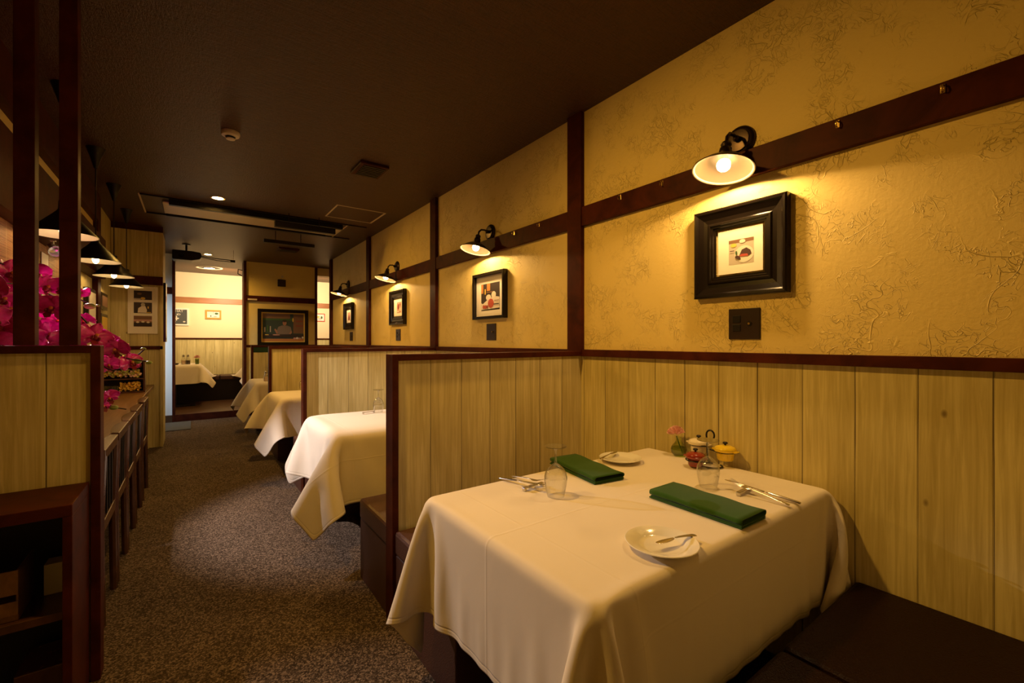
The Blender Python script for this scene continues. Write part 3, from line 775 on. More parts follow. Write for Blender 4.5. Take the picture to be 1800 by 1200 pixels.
# ---- cruets on far tables
def cruet(loc, label, fill, s=1.0):
    t = thing('cruet', label, 'bottle', loc)
    MB().lathe([(0.0, 0.001), (0.024, 0.001), (0.026, 0.01), (0.026, 0.06), (0.018, 0.085), (0.012, 0.095), (0.012, 0.11)], 'glass', seg=20).build('body', t, smooth=True)
    MB().lathe([(0.0, 0.003), (0.0235, 0.003), (0.0235, 0.055), (0.0, 0.055)], fill, seg=20).build('filling', t, smooth=True)
    MB().lathe([(0.014, 0.10), (0.016, 0.118), (0.010, 0.13), (0.0, 0.133)], 'steel', seg=16).build('stopper', t, smooth=True)
    t.scale = (s, s, s); return t
C('vinegar', (0.03, 0.012, 0.008), 0.2); C('salt', (0.75, 0.55, 0.38), 0.5)
cruet((0.755, 6.40, TZ), 'clear cruet with pale filling on the farthest booth table', 'c_salt')
cruet((0.835, 6.36, TZ), 'cruet with dark filling on the farthest booth table', 'c_vinegar')
ZR = 0.8065
cruet((-0.128, 9.30, ZR), 'clear bottle with pale filling on the rear room table', 'c_salt', 1.25)
cruet((-0.065, 9.30, ZR), 'bottle of dark sauce on the rear room table', 'c_vinegar', 1.25)
t = thing('sugar_bowl', 'small dark bowl with a lid on the rear room table', 'bowl', (-0.225, 9.28, ZR))
MB().lathe([(0.0, 0.0), (0.024, 0.0), (0.036, 0.014), (0.036, 0.022), (0.0, 0.022)], 'black', seg=20).build('bowl', t, smooth=True)
MB().lathe([(0.022, 0.022), (0.022, 0.034), (0.012, 0.040), (0.014, 0.055), (0.0, 0.058)], 'cream', seg=20).build('lid', t, smooth=True)
t = thing('flower_glass', 'green glass with a pink carnation on the rear room table', 'vase', (0.060, 9.30, ZR))
MB().lathe([(0.0, 0.002), (0.028, 0.002), (0.030, 0.10)], 'green_glass', seg=24).build('glass_body', t, smooth=True)
MB().lathe([(0.0, 0.004), (0.026, 0.004), (0.0275, 0.085), (0.0, 0.085)], C('greenwater', (0.16, 0.24, 0.03), 0.3), seg=24).build('foliage', t, smooth=True)
carnation(t, (0.0, 0.0, 0.105), 0.045, seed=9)

# ------------------------------------------------------------------ wall lamps
def sconce(y, label):
    t = thing('wall_lamp', label, 'wall lamp', (XW, y, 2.005), group=None)
    T = Matrix.Rotation(R(-90), 4, 'Y')
    pr = [(0.0, 0.0), (0.060, 0.0), (0.060, 0.008), (0.055, 0.014), (0.046, 0.016), (0.042, 0.022), (0.0, 0.026)]
    MB().lathe(pr, 'bronze', T, 40).build('backplate', t, smooth=True)
    # neck arcs out and turns down to the socket, shade tips 12 degrees to the aisle
    ax = Vector((-math.sin(R(13)), 0, -math.cos(R(13))))       # opening direction
    sock = Vector((-0.110, 0, -0.035))
    pts = [(-0.02, 0, 0.0), (-0.055, 0, 0.012), (-0.085, 0, 0.010), (-0.104, 0, -0.008), tuple(sock)]
    MB().tube(pts, 0.0065, 'bronze', 12).build('arm', t, smooth=True)
    MB().sphere((-0.035, 0, 0.004), 0.013, 'bronze').build('joint', t, smooth=True)
    q = (-ax).to_track_quat('Z', 'Y').to_matrix().to_4x4(); T2 = Matrix.Translation(sock) @ q
    MB().lathe([(0.0, 0.004), (0.016, 0.002), (0.020, -0.008), (0.016, -0.018), (0.022, -0.024), (0.025, -0.050), (0.022, -0.056), (0.034, -0.064)], 'bronze', T2, 24).build('socket', t, smooth=True)
    outer = [(0.030, -0.058), (0.050, -0.068), (0.080, -0.086), (0.104, -0.106), (0.112, -0.112), (0.112, -0.1155)]
    inner = [(0.109, -0.1155), (0.102, -0.1105), (0.078, -0.091), (0.050, -0.073), (0.028, -0.066), (0.0, -0.064)]
    MB().lathe(outer, 'bronze', T2, 48).lathe([(0.112, -0.1155), (0.109, -0.1155)], 'enamel', T2, 48).lathe(inner[:2], 'enamel', T2, 48).lathe(inner[1:], 'enamel_in', T2, 48).build('shade', t, smooth=True)
    bc = T2 @ Vector((0, 0, -0.093))
    b_ = MB().sphere(tuple(bc), 0.0255, 'bulb', 20, 14); b_.build('bulb', t, smooth=True)
    MB().lathe([(0.013, -0.066), (0.013, -0.074)], 'brass', T2, 16).build('bulb_cap', t, smooth=True)
    lp = (XW + bc.x, y, 2.005 + bc.z)
    light('wall_lamp_glow', 'SPOT', lp, 14.5, (1.0, 0.60, 0.23), 0.0275, Vector(lp) + ax, 166, 0.06)
    return t
sconce(0.905, 'largest wall lamp, nearest the camera, above the thick black picture frame')
sconce(2.755, 'wall lamp above the thin framed still life picture, second from the camera')
sconce(4.605, 'wall lamp third from the camera, between the second and third wall posts')
sconce(6.455, 'farthest and smallest wall lamp beside the rear room opening')

# ------------------------------------------------------------------ pictures on the right wall
def rectframe(x, cy, cz, wd, ht, prof, mat, name, parent):
    """mitred moulding on the wall plane X=x facing -X; prof = [(inset, out)]"""
    b_ = MB(); n_ = len(prof); vs = []
    cs = [(-1, -1), (1, -1), (1, 1), (-1, 1)]
    for ins, out in prof:
        for sy, sz in cs: vs.append((x - out, cy + sy * (wd / 2 - ins), cz + sz * (ht / 2 - ins)))
    fs = []
    for i in range(n_ - 1):
        for k in range(4):
            k2 = (k + 1) % 4; fs.append((i * 4 + k, i * 4 + k2, (i + 1) * 4 + k2, (i + 1) * 4 + k))
    b_.add(vs, fs, mat); return b_.build(name, parent, smooth=False)
def ell(cx, cy, rx, ry, n_=20, a=0):
    return [(cx + rx * math.cos(2 * PI * k / n_) * math.cos(a) - ry * math.sin(2 * PI * k / n_) * math.sin(a), cy + rx * math.cos(2 * PI * k / n_) * math.sin(a) + ry * math.sin(2 * PI * k / n_) * math.cos(a)) for k in range(n_)]
def rc(x0, x1, y0, y1): return [(x0, y0), (x1, y0), (x1, y1), (x0, y1)]
def art(name, parent, place, shapes, step=0.00035):
    b_ = MB()
    for i, (pts, mat) in enumerate(shapes): b_.poly([place(a, c, i * step) for a, c in pts], mat)
    return b_.build(name, parent)
def rw(x, cy, cz): return lambda a, c, o: (x - o, cy - a, cz + c)     # right wall: a to the viewer's right
def fw(y, cx, cz): return lambda a, c, o: (cx + a, y - o, cz + c)     # wall facing the camera along -Y
C('ph_grey', (0.50, 0.44, 0.36)); C('ph_plate', (0.72, 0.66, 0.56)); C('steak', (0.06, 0.025, 0.02)); C('rare', (0.45, 0.07, 0.04))
C('ph_dark', (0.035, 0.022, 0.02)); C('ph_orange', (0.50, 0.20, 0.05)); C('ph_pink', (0.55, 0.30, 0.24)); C('ph_white', (0.75, 0.66, 0.55))
C('ph_green', (0.05, 0.12, 0.03)); C('ph_yellow', (0.75, 0.5, 0.08)); C('ph_brown', (0.20, 0.10, 0.05)); C('ph_teal', (0.035, 0.06, 0.05)); C('skin', (0.42, 0.20, 0.12)); C('shirt', (0.22, 0.17, 0.14)); C('ph_red', (0.25, 0.05, 0.03))
THICK = [(0.0, 0.0), (0.0, 0.030), (0.006, 0.036), (0.014, 0.035), (0.020, 0.030), (0.040, 0.020), (0.056, 0.018), (0.062, 0.024), (0.068, 0.024), (0.071, 0.018), (0.078, 0.018), (0.081, 0.012), (0.088, 0.012), (0.088, 0.006)]
t = thing('picture_frame', 'thick black moulded frame around a small steak photo under the nearest lamp', 'picture', (0, 0, 0))
rectframe(XW - 0.0005, 0.905, 1.563, 0.372, 0.37, THICK, 'black_gloss', 'moulding', t)
box('mat_board', XW - 0.008, XW - 0.005, 0.815, 0.995, 1.473, 1.653, 'mat', t)
art('photo', t, rw(XW - 0.0085, 0.899, 1.559), [
    (rc(-0.050, 0.050, -0.050, 0.050), 'c_ph_grey'), (rc(-0.050, 0.050, 0.036, 0.050), 'c_ph_brown'), (ell(0.012, -0.012, 0.038, 0.034), 'c_ph_plate'), (ell(-0.030, 0.028, 0.013, 0.008), 'c_ph_yellow'),
    (ell(0.006, 0.040, 0.012, 0.008), 'c_ph_white'), ([(-0.008, -0.020), (0.004, 0.006), (0.022, 0.012), (0.038, 0.000), (0.042, -0.014), (0.030, -0.022), (0.008, -0.022)], 'c_steak'),
    ([(-0.008, -0.020), (0.008, -0.022), (0.030, -0.022), (0.026, -0.013), (0.002, -0.011)], 'c_rare'), (ell(-0.012, -0.024, 0.012, 0.007, a=-0.5), 'c_steak'), (ell(-0.018, -0.004, 0.004, 0.008), 'c_ph_green'),
    (rc(-0.044, -0.026, 0.004, 0.007), 'c_steak')])
t = thing('picture_frame', 'thin black frame with a roast meat still life in a wide white mat', 'picture', (0, 0, 0))
rectframe(XW - 0.0005, 2.750, 1.535, 0.425, 0.345, [(0, 0), (0, 0.036), (0.003, 0.038), (0.019, 0.038), (0.021, 0.036), (0.021, 0.010)], 'black_gloss', 'moulding', t)
box('mat_board', XW - 0.012, XW - 0.008, 2.560, 2.940, 1.385, 1.685, 'mat', t)
art('print', t, rw(XW - 0.0125, 2.745, 1.528), [
    (rc(-0.125, 0.125, -0.100, 0.100), 'c_ph_dark'), (rc(-0.125, -0.095, 0.03, 0.10), 'c_ph_orange'), (rc(-0.045, 0.000, 0.045, 0.10), 'c_ph_orange'), (rc(-0.075, -0.06, 0.02, 0.06), 'c_ph_yellow'), (rc(-0.05, 0.04, 0.030, 0.038), 'c_ph_brown'),
    ([(-0.125, -0.095), (0.125, -0.088), (0.125, -0.010), (0.06, 0.0), (-0.02, -0.015), (-0.10, -0.05), (-0.125, -0.04)], 'c_ph_white'), (ell(-0.02, -0.005, 0.035, 0.022), 'c_ph_white'), (ell(0.05, 0.01, 0.030, 0.026), 'c_ph_white'),
    (ell(0.012, -0.050, 0.040, 0.034), 'c_rare'), (ell(-0.085, -0.072, 0.016, 0.014), 'c_rare'), (ell(-0.060, -0.074, 0.016, 0.014), 'c_rare'), (ell(-0.036, -0.075, 0.016, 0.013), 'c_ph_red'), (rc(0.05, 0.12, -0.062, -0.055), 'c_ph_dark'), (rc(0.06, 0.12, -0.035, -0.03), 'c_ph_brown')])
t = thing('picture_frame', 'thick dark frame with a small reddish print beyond the second wall post', 'picture', (0, 0, 0))
rectframe(XW - 0.0005, 4.565, 1.560, 0.42, 0.372, THICK, 'black_gloss', 'moulding', t)
box('mat_board', XW - 0.008, XW - 0.005, 4.440, 4.690, 1.47, 1.65, 'mat', t)
art('print', t, rw(XW - 0.0085, 4.54, 1.56), [(rc(-0.062, 0.062, -0.058, 0.058), 'c_ph_pink'), (ell(-0.02, 0.01, 0.025, 0.03), 'c_ph_red'), (ell(0.03, -0.02, 0.02, 0.02), 'c_ph_white'), (ell(0.03, 0.03, 0.015, 0.015), 'c_ph_brown'), (rc(-0.05, 0.0, -0.05, -0.035), 'c_ph_white')])
t = thing('picture_frame', 'dark framed small print farthest along the wall, under the farthest lamp', 'picture', (0, 0, 0))
rectframe(XW - 0.0005, 6.410, 1.552, 0.42, 0.372, THICK, 'black_gloss', 'moulding', t)
box('mat_board', XW - 0.008, XW - 0.005, 6.30, 6.52, 1.462, 1.642, 'mat', t)
art('print', t, rw(XW - 0.0085, 6.41, 1.55), [(rc(-0.055, 0.055, -0.058, 0.058), 'c_ph_pink'), ([(-0.04, -0.05), (0.04, -0.05), (0.03, 0.03), (0.0, -0.01), (-0.03, 0.03)], 'c_ph_red'), (ell(0.0, -0.03, 0.02, 0.012), 'c_ph_brown')])

def outlet(y, label, sockets=True, w_=0.124):
    t = thing('outlet_plate', label, 'outlet', (XW, y, 1.266))
    MB().box(-0.007, 0.0, -w_ / 2, w_ / 2, -0.062, 0.062, 'plate_dark').build('cover', t, bevel=0.002)
    if sockets:
        for zc in (0.020, -0.016):
            b_ = MB().box(-0.0095, -0.007, 0.012, 0.044, zc - 0.014, zc + 0.014, 'black')
            b_.build('socket', t, bevel=0.001)
    T = Matrix.Translation((-0.007, -0.022, 0.0)) @ Matrix.Rotation(R(-90), 4, 'Y')
    MB().lathe([(0.010, 0), (0.010, 0.002), (0.0, 0.002)], 'black', T, 20).lathe([(0.0048, 0.002), (0.0048, 0.006), (0.0, 0.006)], 'brass', T, 14).build('aerial_jack', t, smooth=True)
outlet(0.889, 'dark brown socket plate below the thick black frame nearest the camera')
outlet(2.744, 'dark brown plate on the wall below the still life picture', False)
outlet(4.576, 'dark brown socket plate below the third picture on the right wall')
outlet(6.32, 'dark brown plate below the farthest picture on the right wall', False)
# hooks on the batten
hk = ['at the far right end', 'right of the nearest lamp', 'left of the nearest lamp', 'just right of the nearest wall post', 'just left of the nearest wall post', 'farther left toward the second lamp']
first = None
for (y, lb) in zip((0.305, 0.564, 1.256, 1.506, 2.157, 2.425), hk):
    lab = 'small brass hook on the dark batten, ' + lb
    if first is None:
        t = thing('wall_hook', lab, 'hook', (XW - 0.024, y, 1.942), group='brass hooks along the batten')
        MB().box(-0.003, 0, -0.006, 0.006, -0.022, 0.004, 'brass').build('plate', t, bevel=0.001)
        MB().tube([(-0.003, 0, 0.0), (-0.016, 0, -0.003), (-0.020, 0, -0.012), (-0.016, 0, -0.021), (-0.008, 0, -0.021)], 0.0022, 'brass', 8).build('hook', t, smooth=True)
        first = t
    else: dup(first, (XW - 0.024, y, 1.942), label=lab)

# ------------------------------------------------------------------ column wall: painting, speaker, plates
t = thing('painting', 'dark framed painting of a cook working behind a counter on the column', 'painting')
b_ = MB(); x0, x1, z0, z1 = 0.861, 1.630, 1.13, 1.735; y = CY
def yframe(name, x0, x1, z0, z1, y, prof, mat, parent):
    vs = []; cs = [(x0, z0, 1, 1), (x1, z0, -1, 1), (x1, z1, -1, -1), (x0, z1, 1, -1)]
    for ins, out in prof:
        for px, pz, sx, sz in cs: vs.append((px + sx * ins, y - out, pz + sz * ins))
    fs = []
    for i in range(len(prof) - 1):
        for k in range(4):
            k2 = (k + 1) % 4; fs.append((i * 4 + k, (i + 1) * 4 + k, (i + 1) * 4 + k2, i * 4 + k2))
    return MB().add(vs, fs, mat).build(name, parent)
yframe('frame', x0, x1, z0, z1, CY - 0.0005, [(0, 0), (0, 0.03), (0.05, 0.035), (0.055, 0.02), (0.055, 0.005)], 'black_gloss', t)
yframe('gilt_slip', x0 + 0.055, x1 - 0.055, z0 + 0.055, z1 - 0.055, CY - 0.0005, [(0, 0.006), (0, 0.016), (0.016, 0.014), (0.016, 0.006)], 'c_ph_yellow', t)
pl = fw(CY - 0.008, (x0 + x1) / 2, (z0 + z1) / 2)
art('canvas', t, pl, [
    (rc(-0.315, 0.315, -0.235, 0.235), 'c_ph_teal'), (rc(-0.315, 0.10, 0.15, 0.235), 'c_ph_brown'), (rc(-0.30, 0.16, 0.12, 0.145), 'c_ph_green'), (rc(0.15, 0.315, -0.10, 0.235), 'c_ph_brown'), (rc(0.19, 0.30, 0.02, 0.04), 'c_ph_red'), (rc(0.19, 0.30, 0.10, 0.12), 'c_ph_red'),
    (rc(-0.29, -0.27, -0.08, 0.0), 'c_ph_grey'), (rc(-0.25, -0.225, -0.08, 0.03), 'c_ph_green'), (rc(-0.205, -0.19, -0.08, 0.02), 'c_ph_grey'), (ell(0.145, 0.13, 0.012, 0.035), 'c_ph_yellow'),
    ([(-0.115, -0.09), (-0.08, 0.01), (-0.02, 0.035), (0.055, 0.035), (0.11, 0.01), (0.13, -0.08), (0.08, -0.12), (-0.06, -0.12)], 'c_shirt'), ([(-0.125, -0.02), (-0.10, -0.05), (-0.085, -0.105), (-0.105, -0.11), (-0.14, -0.04)], 'c_skin'), ([(0.115, -0.05), (0.13, -0.09), (0.10, -0.12), (0.085, -0.10)], 'c_skin'),
    (ell(0.015, 0.075, 0.030, 0.040), 'c_skin'), (ell(0.015, 0.110, 0.034, 0.020), 'c_ph_dark'), (ell(0.003, 0.078, 0.004, 0.003), 'c_ph_dark'), (ell(0.027, 0.078, 0.004, 0.003), 'c_ph_dark'), (rc(0.006, 0.025, 0.052, 0.056), 'c_rare'),
    (rc(-0.315, 0.315, -0.165, -0.115), 'c_ph_dark'), (ell(-0.25, -0.125, 0.03, 0.008), 'c_ph_yellow'), (ell(-0.11, -0.125, 0.055, 0.010), 'c_ph_pink'), (rc(-0.315, 0.315, -0.235, -0.19), 'c_ph_orange'),
    (ell(0.17, -0.185, 0.022, 0.016), 'c_ph_pink'), (ell(0.21, -0.18, 0.022, 0.018), 'c_ph_white'), (ell(0.25, -0.185, 0.022, 0.016), 'c_ph_pink'), (ell(0.295, -0.17, 0.016, 0.018), 'c_ph_white')])
t = thing('wall_speaker', 'small square black speaker high on the column above the painting', 'speaker', (1.216, CY, 2.18))
MB().box(-0.060, 0.060, -0.03, 0, -0.058, 0.058, 'black').build('cabinet', t, bevel=0.003)
MB().box(-0.050, 0.050, -0.034, -0.03, -0.048, 0.048, 'plate_dark').build('grille', t, bevel=0.001)
tag(MB().lathe([(0.0, 0.012), (0.018, 0.012), (0.020, 0.0)], 'cream_paint', Matrix.Translation((1.23, CY, 2.29)) @ Matrix.Rotation(R(90), 4, 'X'), 20).build('cable_cover', smooth=True), 'small round cover just above the square black speaker', 'wall cover')
tag(box('name_plate', 0.722, 0.855, CY - 0.022, CY - 0.018, 1.868, 1.895, 'cream_paint', bevel=0.001), 'small cream plate on the dark batten at the left of the column', 'sign')
tag(MB().tube([(0.66, 8.45, 2.36), (0.60, 8.45, 2.37), (0.595, 8.45, 2.30), (0.655, 8.45, 2.27)], 0.008, 'black', 10).build('curtain_bracket', smooth=True), 'black curved bracket on the left side of the column near the ceiling', 'bracket')

# ------------------------------------------------------------------ rear room pictures
def flatpic(name, cx, cz, w_, h_, bw, mat, shapes, label, y=YB, matb=None, cat='picture'):
    t = thing(name, label, cat)
    yframe('frame', cx - w_ / 2, cx + w_ / 2, cz - h_ / 2, cz + h_ / 2, y - 0.0005, [(0, 0), (0, 0.02), (bw, 0.02), (bw, 0.006)], mat, t)
    art('print', t, fw(y - 0.008, cx, cz), [(rc(-w_ / 2 + bw * 0.9, w_ / 2 - bw * 0.9, -h_ / 2 + bw * 0.9, h_ / 2 - bw * 0.9), matb or 'mat')] + shapes)
    return t
C('board', (0.07, 0.075, 0.07)); C('oak', (0.50, 0.28, 0.05)); C('redframe', (0.65, 0.03, 0.02))
t = flatpic('poster', -0.255, 1.655, 0.39, 0.325, 0.028, 'mat', [
    (ell(0.04, 0.045, 0.030, 0.016), 'c_ph_white'), (ell(0.045, 0.045, 0.018, 0.009), 'c_board'), (rc(0.0, 0.018, -0.07, 0.02), 'c_ph_white'), (ell(0.02, -0.03, 0.028, 0.014), 'c_ph_white'), (ell(0.125, -0.09, 0.020, 0.012), 'c_ph_white'), (ell(-0.03, -0.09, 0.03, 0.014), 'c_ph_white')],
    'dark poster with white lettering in a cream frame, left of the rear room wall', matb='c_board')
tx = bpy.data.curves.new('lettering', 'FONT'); tx.body = 'THAT'; tx.size = 0.062; tx.extrude = 0.0005; tx.align_x = 'RIGHT'
tx.materials.append(M['mat']); tmp = bpy.data.objects.new('tmp', tx); col.objects.link(tmp); bpy.context.view_layer.update()
me = bpy.data.meshes.new_from_object(tmp.evaluated_get(bpy.context.evaluated_depsgraph_get())); bpy.data.objects.remove(tmp)
o = bpy.data.objects.new('lettering', me); col.objects.link(o); o.parent = t
o.location = (-0.145, YB - 0.0115, 1.742); o.rotation_euler = (R(90), 0, 0)
flatpic('picture_frame', 0.322, 1.715, 0.255, 0.175, 0.028, 'c_oak', [
    (rc(-0.09, -0.01, 0.0, 0.05), 'c_ph_white'), (rc(0.0, 0.004, 0.0, 0.055), 'c_ph_dark'), (ell(-0.04, -0.03, 0.008, 0.018), 'c_ph_dark'), (ell(0.05, 0.02, 0.03, 0.02), 'c_ph_green'), (ell(0.03, -0.04, 0.03, 0.008), 'c_ph_pink')],
    'small golden wood framed picture under the bright glow in the rear room')
flatpic('picture_frame', 2.25, 1.72, 0.21, 0.17, 0.012, 'c_redframe', [(ell(-0.03, 0.01, 0.03, 0.02), 'c_ph_yellow'), (ell(0.04, 0.0, 0.02, 0.03), 'c_ph_green'), (ell(0.0, -0.03, 0.04, 0.01), 'c_ph_pink')],
    'small red framed picture seen through the gap right of the column')
# triple photo poster
flatpic('photo_poster', -0.450, 1.545, 0.255, 0.525, 0.022, 'mat', [
    (rc(-0.078, 0.078, 0.115, 0.215), 'c_ph_dark'), (ell(0.0, 0.13, 0.020, 0.014), 'c_ph_yellow'), (ell(-0.03, 0.18, 0.02, 0.012), 'c_ph_brown'), (rc(-0.078, -0.02, 0.115, 0.13), 'c_ph_grey'),
    (rc(-0.078, 0.078, -0.035, 0.085), 'c_ph_dark'), ([(-0.045, -0.03), (-0.04, 0.02), (-0.01, 0.045), (0.02, 0.045), (0.035, 0.0), (0.03, -0.03)], 'c_ph_white'), (ell(0.0, 0.06, 0.018, 0.020), 'c_ph_grey'), (ell(0.045, 0.03, 0.006, 0.014), 'c_ph_yellow'), (rc(0.03, 0.07, -0.03, -0.022), 'c_ph_yellow'),
    (rc(-0.078, 0.078, -0.185, -0.065), 'c_ph_brown'), (rc(-0.078, 0.078, -0.125, -0.105), 'c_ph_pink'), (rc(-0.078, 0.078, -0.180, -0.140), 'c_ph_dark'), (ell(-0.045, -0.135, 0.014, 0.010), 'c_ph_white'), (ell(0.0, -0.13, 0.014, 0.010), 'c_ph_white'), (ell(0.045, -0.135, 0.014, 0.010), 'c_ph_white')],
    'tall cream framed poster with three stacked photos at the end of the counter', y=6.40)
tag(box('notice_board', -0.2745, -0.250, 6.42, 6.66, 1.19, 1.866, 'black_gloss', bevel=0.002), 'narrow black framed board seen edge on beside the bluish wall', 'board')
# left wall pictures (seen at a steep angle)
def leftpic(y0, y1, z0, z1, mat, inner, label):
    t = thing('picture_frame', label, 'picture')
    box('frame', XL + 0.0005, XL + 0.032, y0, y1, z0, z1, mat, t, 0.003)
    box('print', XL + 0.032, XL + 0.034, y0 + 0.03, y1 - 0.03, z0 + 0.03, z1 - 0.03, inner, t)
leftpic(4.93, 5.28, 1.22, 1.64, 'black_gloss', 'mat', 'black framed print on the left wall just above the orchids')
leftpic(5.56, 5.93, 1.50, 1.66, 'black_gloss', 'c_ph_brown', 'upper of two small black frames left of the triple photo poster')
leftpic(5.56, 5.93, 1.24, 1.46, 'black_gloss', 'c_ph_yellow', 'lower of two small black frames left of the triple photo poster')
leftpic(4.50, 4.66, 1.25, 1.62, 'mat', 'c_ph_grey', 'pale framed print partly hidden by the right tall post')
tag(box('bamboo_blind', XL + 0.02, XL + 0.026, 2.2, 4.27, 1.0, 1.755, 'blind'), 'brown bamboo blind hanging on the left wall behind the orchids', 'blind')
tag(box('paper_banner', XL + 0.03, XL + 0.032, 3.56, 3.70, 1.42, 1.70, 'white'), 'bright white paper strip hanging against the bamboo blind', 'paper')

# ------------------------------------------------------------------ counter, chairs
t = thing('counter', 'long low wooden counter along the left wall with chairs pushed in', 'counter', (0, 0, 0))
box('countertop', XL + 0.001, -0.353, 2.25, 6.398, 0.675, 0.710, 'counter', t, 0.003)
box('back_panel', XL + 0.001, XL + 0.03, 2.25, 6.398, 0.0, 0.675, 'trim', t)
box('end_panel', XL + 0.03, -0.40, 6.36, 6.398, 0, 0.675, 'plank_back', t)
box('end_panel', XL + 0.03, -0.40, 2.25, 2.29, 0, 0.675, 'trim', t)
def chair(loc, label):
    t = thing('dining_chair', label, 'chair', loc); W = 0.195
    for sy in (-1, 1):
        MB().tube([(-0.015, sy * (W - 0.014), 0), (-0.02, sy * (W - 0.014), 0.43), (-0.012, sy * (W - 0.014), 0.715)], 0.015, 'chair_wood', 8).build('leg', t, smooth=True)
        MB().box(-0.385, -0.357, sy * (W - 0.02) - 0.014, sy * (W - 0.02) + 0.014, 0, 0.42, 'chair_wood').build('leg', t, bevel=0.003)
    MB().box(-0.38, -0.035, -W + 0.01, W - 0.01, 0.42, 0.465, 'leather_dark').build('seat', t, bevel=0.012)
    MB().box(-0.034, -0.008, -W + 0.015, W - 0.015, 0.385, 0.435, 'chair_wood').build('seat_rail', t, bevel=0.003)
    # crest rail: straight outer edge, waved inner edge
    b_ = MB(); N = 14; vs = []
    for i in range(N + 1):
        y = -W + 2 * W * i / N; dep = 0.030 + 0.020 * math.sin(PI * i / N) ** 1.0
        for (x, z) in ((0.0, 0.700), (0.0, 0.742), (-dep, 0.745), (-dep, 0.715)): vs.append((x, y, z))
    fs = []
    for i in range(N):
        for k in range(4):
            k2 = (k + 1) % 4; fs.append((i * 4 + k, i * 4 + k2, (i + 1) * 4 + k2, (i + 1) * 4 + k))
    fs += [(0, 1, 2, 3), (N * 4 + 3, N * 4 + 2, N * 4 + 1, N * 4)]
    b_.add(vs, fs, 'chair_wood'); b_.build('crest_rail', t, bevel=0.003)
    for k in range(4):
        y = -0.111 + k * 0.074
        MB().box(-0.026, -0.012, y - 0.010, y + 0.010, 0.43, 0.705, 'black').build('back_slat', t, bevel=0.002)
    return t
ch = None
for y, lb in ((2.68, 'dark wooden chair nearest the camera in the row pushed under the counter'), (3.115, 'dark wooden chair second from the near end of the counter row'), (3.53, 'middle dark wooden chair of the five under the counter'),
              (3.97, 'dark wooden chair second from the far end of the counter row'), (4.49, 'farthest dark wooden chair of the row under the counter')):
    if ch is None: ch = chair((-0.295, y, 0), lb); ch['group'] = 'chairs pushed in along the counter'
    else: dup(ch, (-0.295, y, 0), label=lb)

# things on the counter
t = thing('display_box', 'open dark wooden display box filled with dried flowers on the counter', 'box', (-0.535, 5.55, 0.7105))
W, D_, Hh = 0.165, 0.07, 0.30
MB().box(-W, -W + 0.014, -D_, D_, 0, Hh, 'chair_wood').box(W - 0.014, W, -D_, D_, 0, Hh, 'chair_wood').box(-W + 0.014, W - 0.014, -D_, D_, Hh - 0.014, Hh, 'chair_wood').box(-W + 0.014, W - 0.014, -D_, D_, 0, 0.014, 'chair_wood').box(-W + 0.014, W - 0.014, D_ - 0.008, D_, 0.014, Hh - 0.014, 'black').build('case', t, bevel=0.002)
box('shelf', -W + 0.014, W - 0.014, -D_, D_ - 0.008, 0.125, 0.137, 'chair_wood', t)
def blossoms(name, parent, cx, cz, rx, rz_, y0, y1, n_, mats, seed, r=0.011):
    rd = random.Random(seed); b_ = MB()
    for k in range(n_):
        c = Vector((cx + rd.uniform(-rx, rx), rd.uniform(y0, y1), cz + rd.uniform(-rz_, rz_))); mt = rd.choice(mats)
        for q in range(5):
            a = 2 * PI * q / 5 + rd.random(); u = Vector((math.cos(a), -0.5, math.sin(a))) * r * rd.uniform(0.8, 1.4); v = Vector((-math.sin(a), 0, math.cos(a))) * r * 0.5
            b_.add([c, c + u * 0.6 + v, c + u, c + u * 0.6 - v], [(0, 1, 2, 3)], mt)
    return b_.build(name, parent)
blossoms('mixed_flowers', t, 0.0, 0.185, 0.13, 0.030, -0.075, -0.02, 130, ['c_ph_yellow', C('olive', (0.30, 0.30, 0.06)), 'carn', C('palegreen', (0.45, 0.48, 0.15))], 3)
blossoms('yellow_flowers', t, 0.055, 0.062, 0.070, 0.035, -0.070, -0.02, 90, ['c_ph_yellow', C('gold', (0.65, 0.36, 0.04))], 5)
blossoms('red_flowers', t, 0.0, 0.250, 0.13, 0.018, -0.075, -0.03, 60, ['c_ph_red', 'petal', 'c_rare'], 7)
t = thing('glass_dish', 'low amber glass dish beside the display box on the counter', 'dish', (-0.600, 5.28, 0.7105))
MB().lathe([(0.0, 0.002), (0.045, 0.002), (0.058, 0.05), (0.060, 0.085)], 'green_glass', seg=24).build('bowl', t, smooth=True)
MB().lathe([(0.0, 0.004), (0.043, 0.004), (0.052, 0.045), (0.0, 0.050)], 'c_ph_brown', seg=24).build('contents', t, smooth=True)
tag(box('card_holder', -0.385, -0.360, 2.62, 2.66, 0.7105, 0.80, 'trim', bevel=0.002), 'small dark upright block on the near end of the counter', 'card holder')

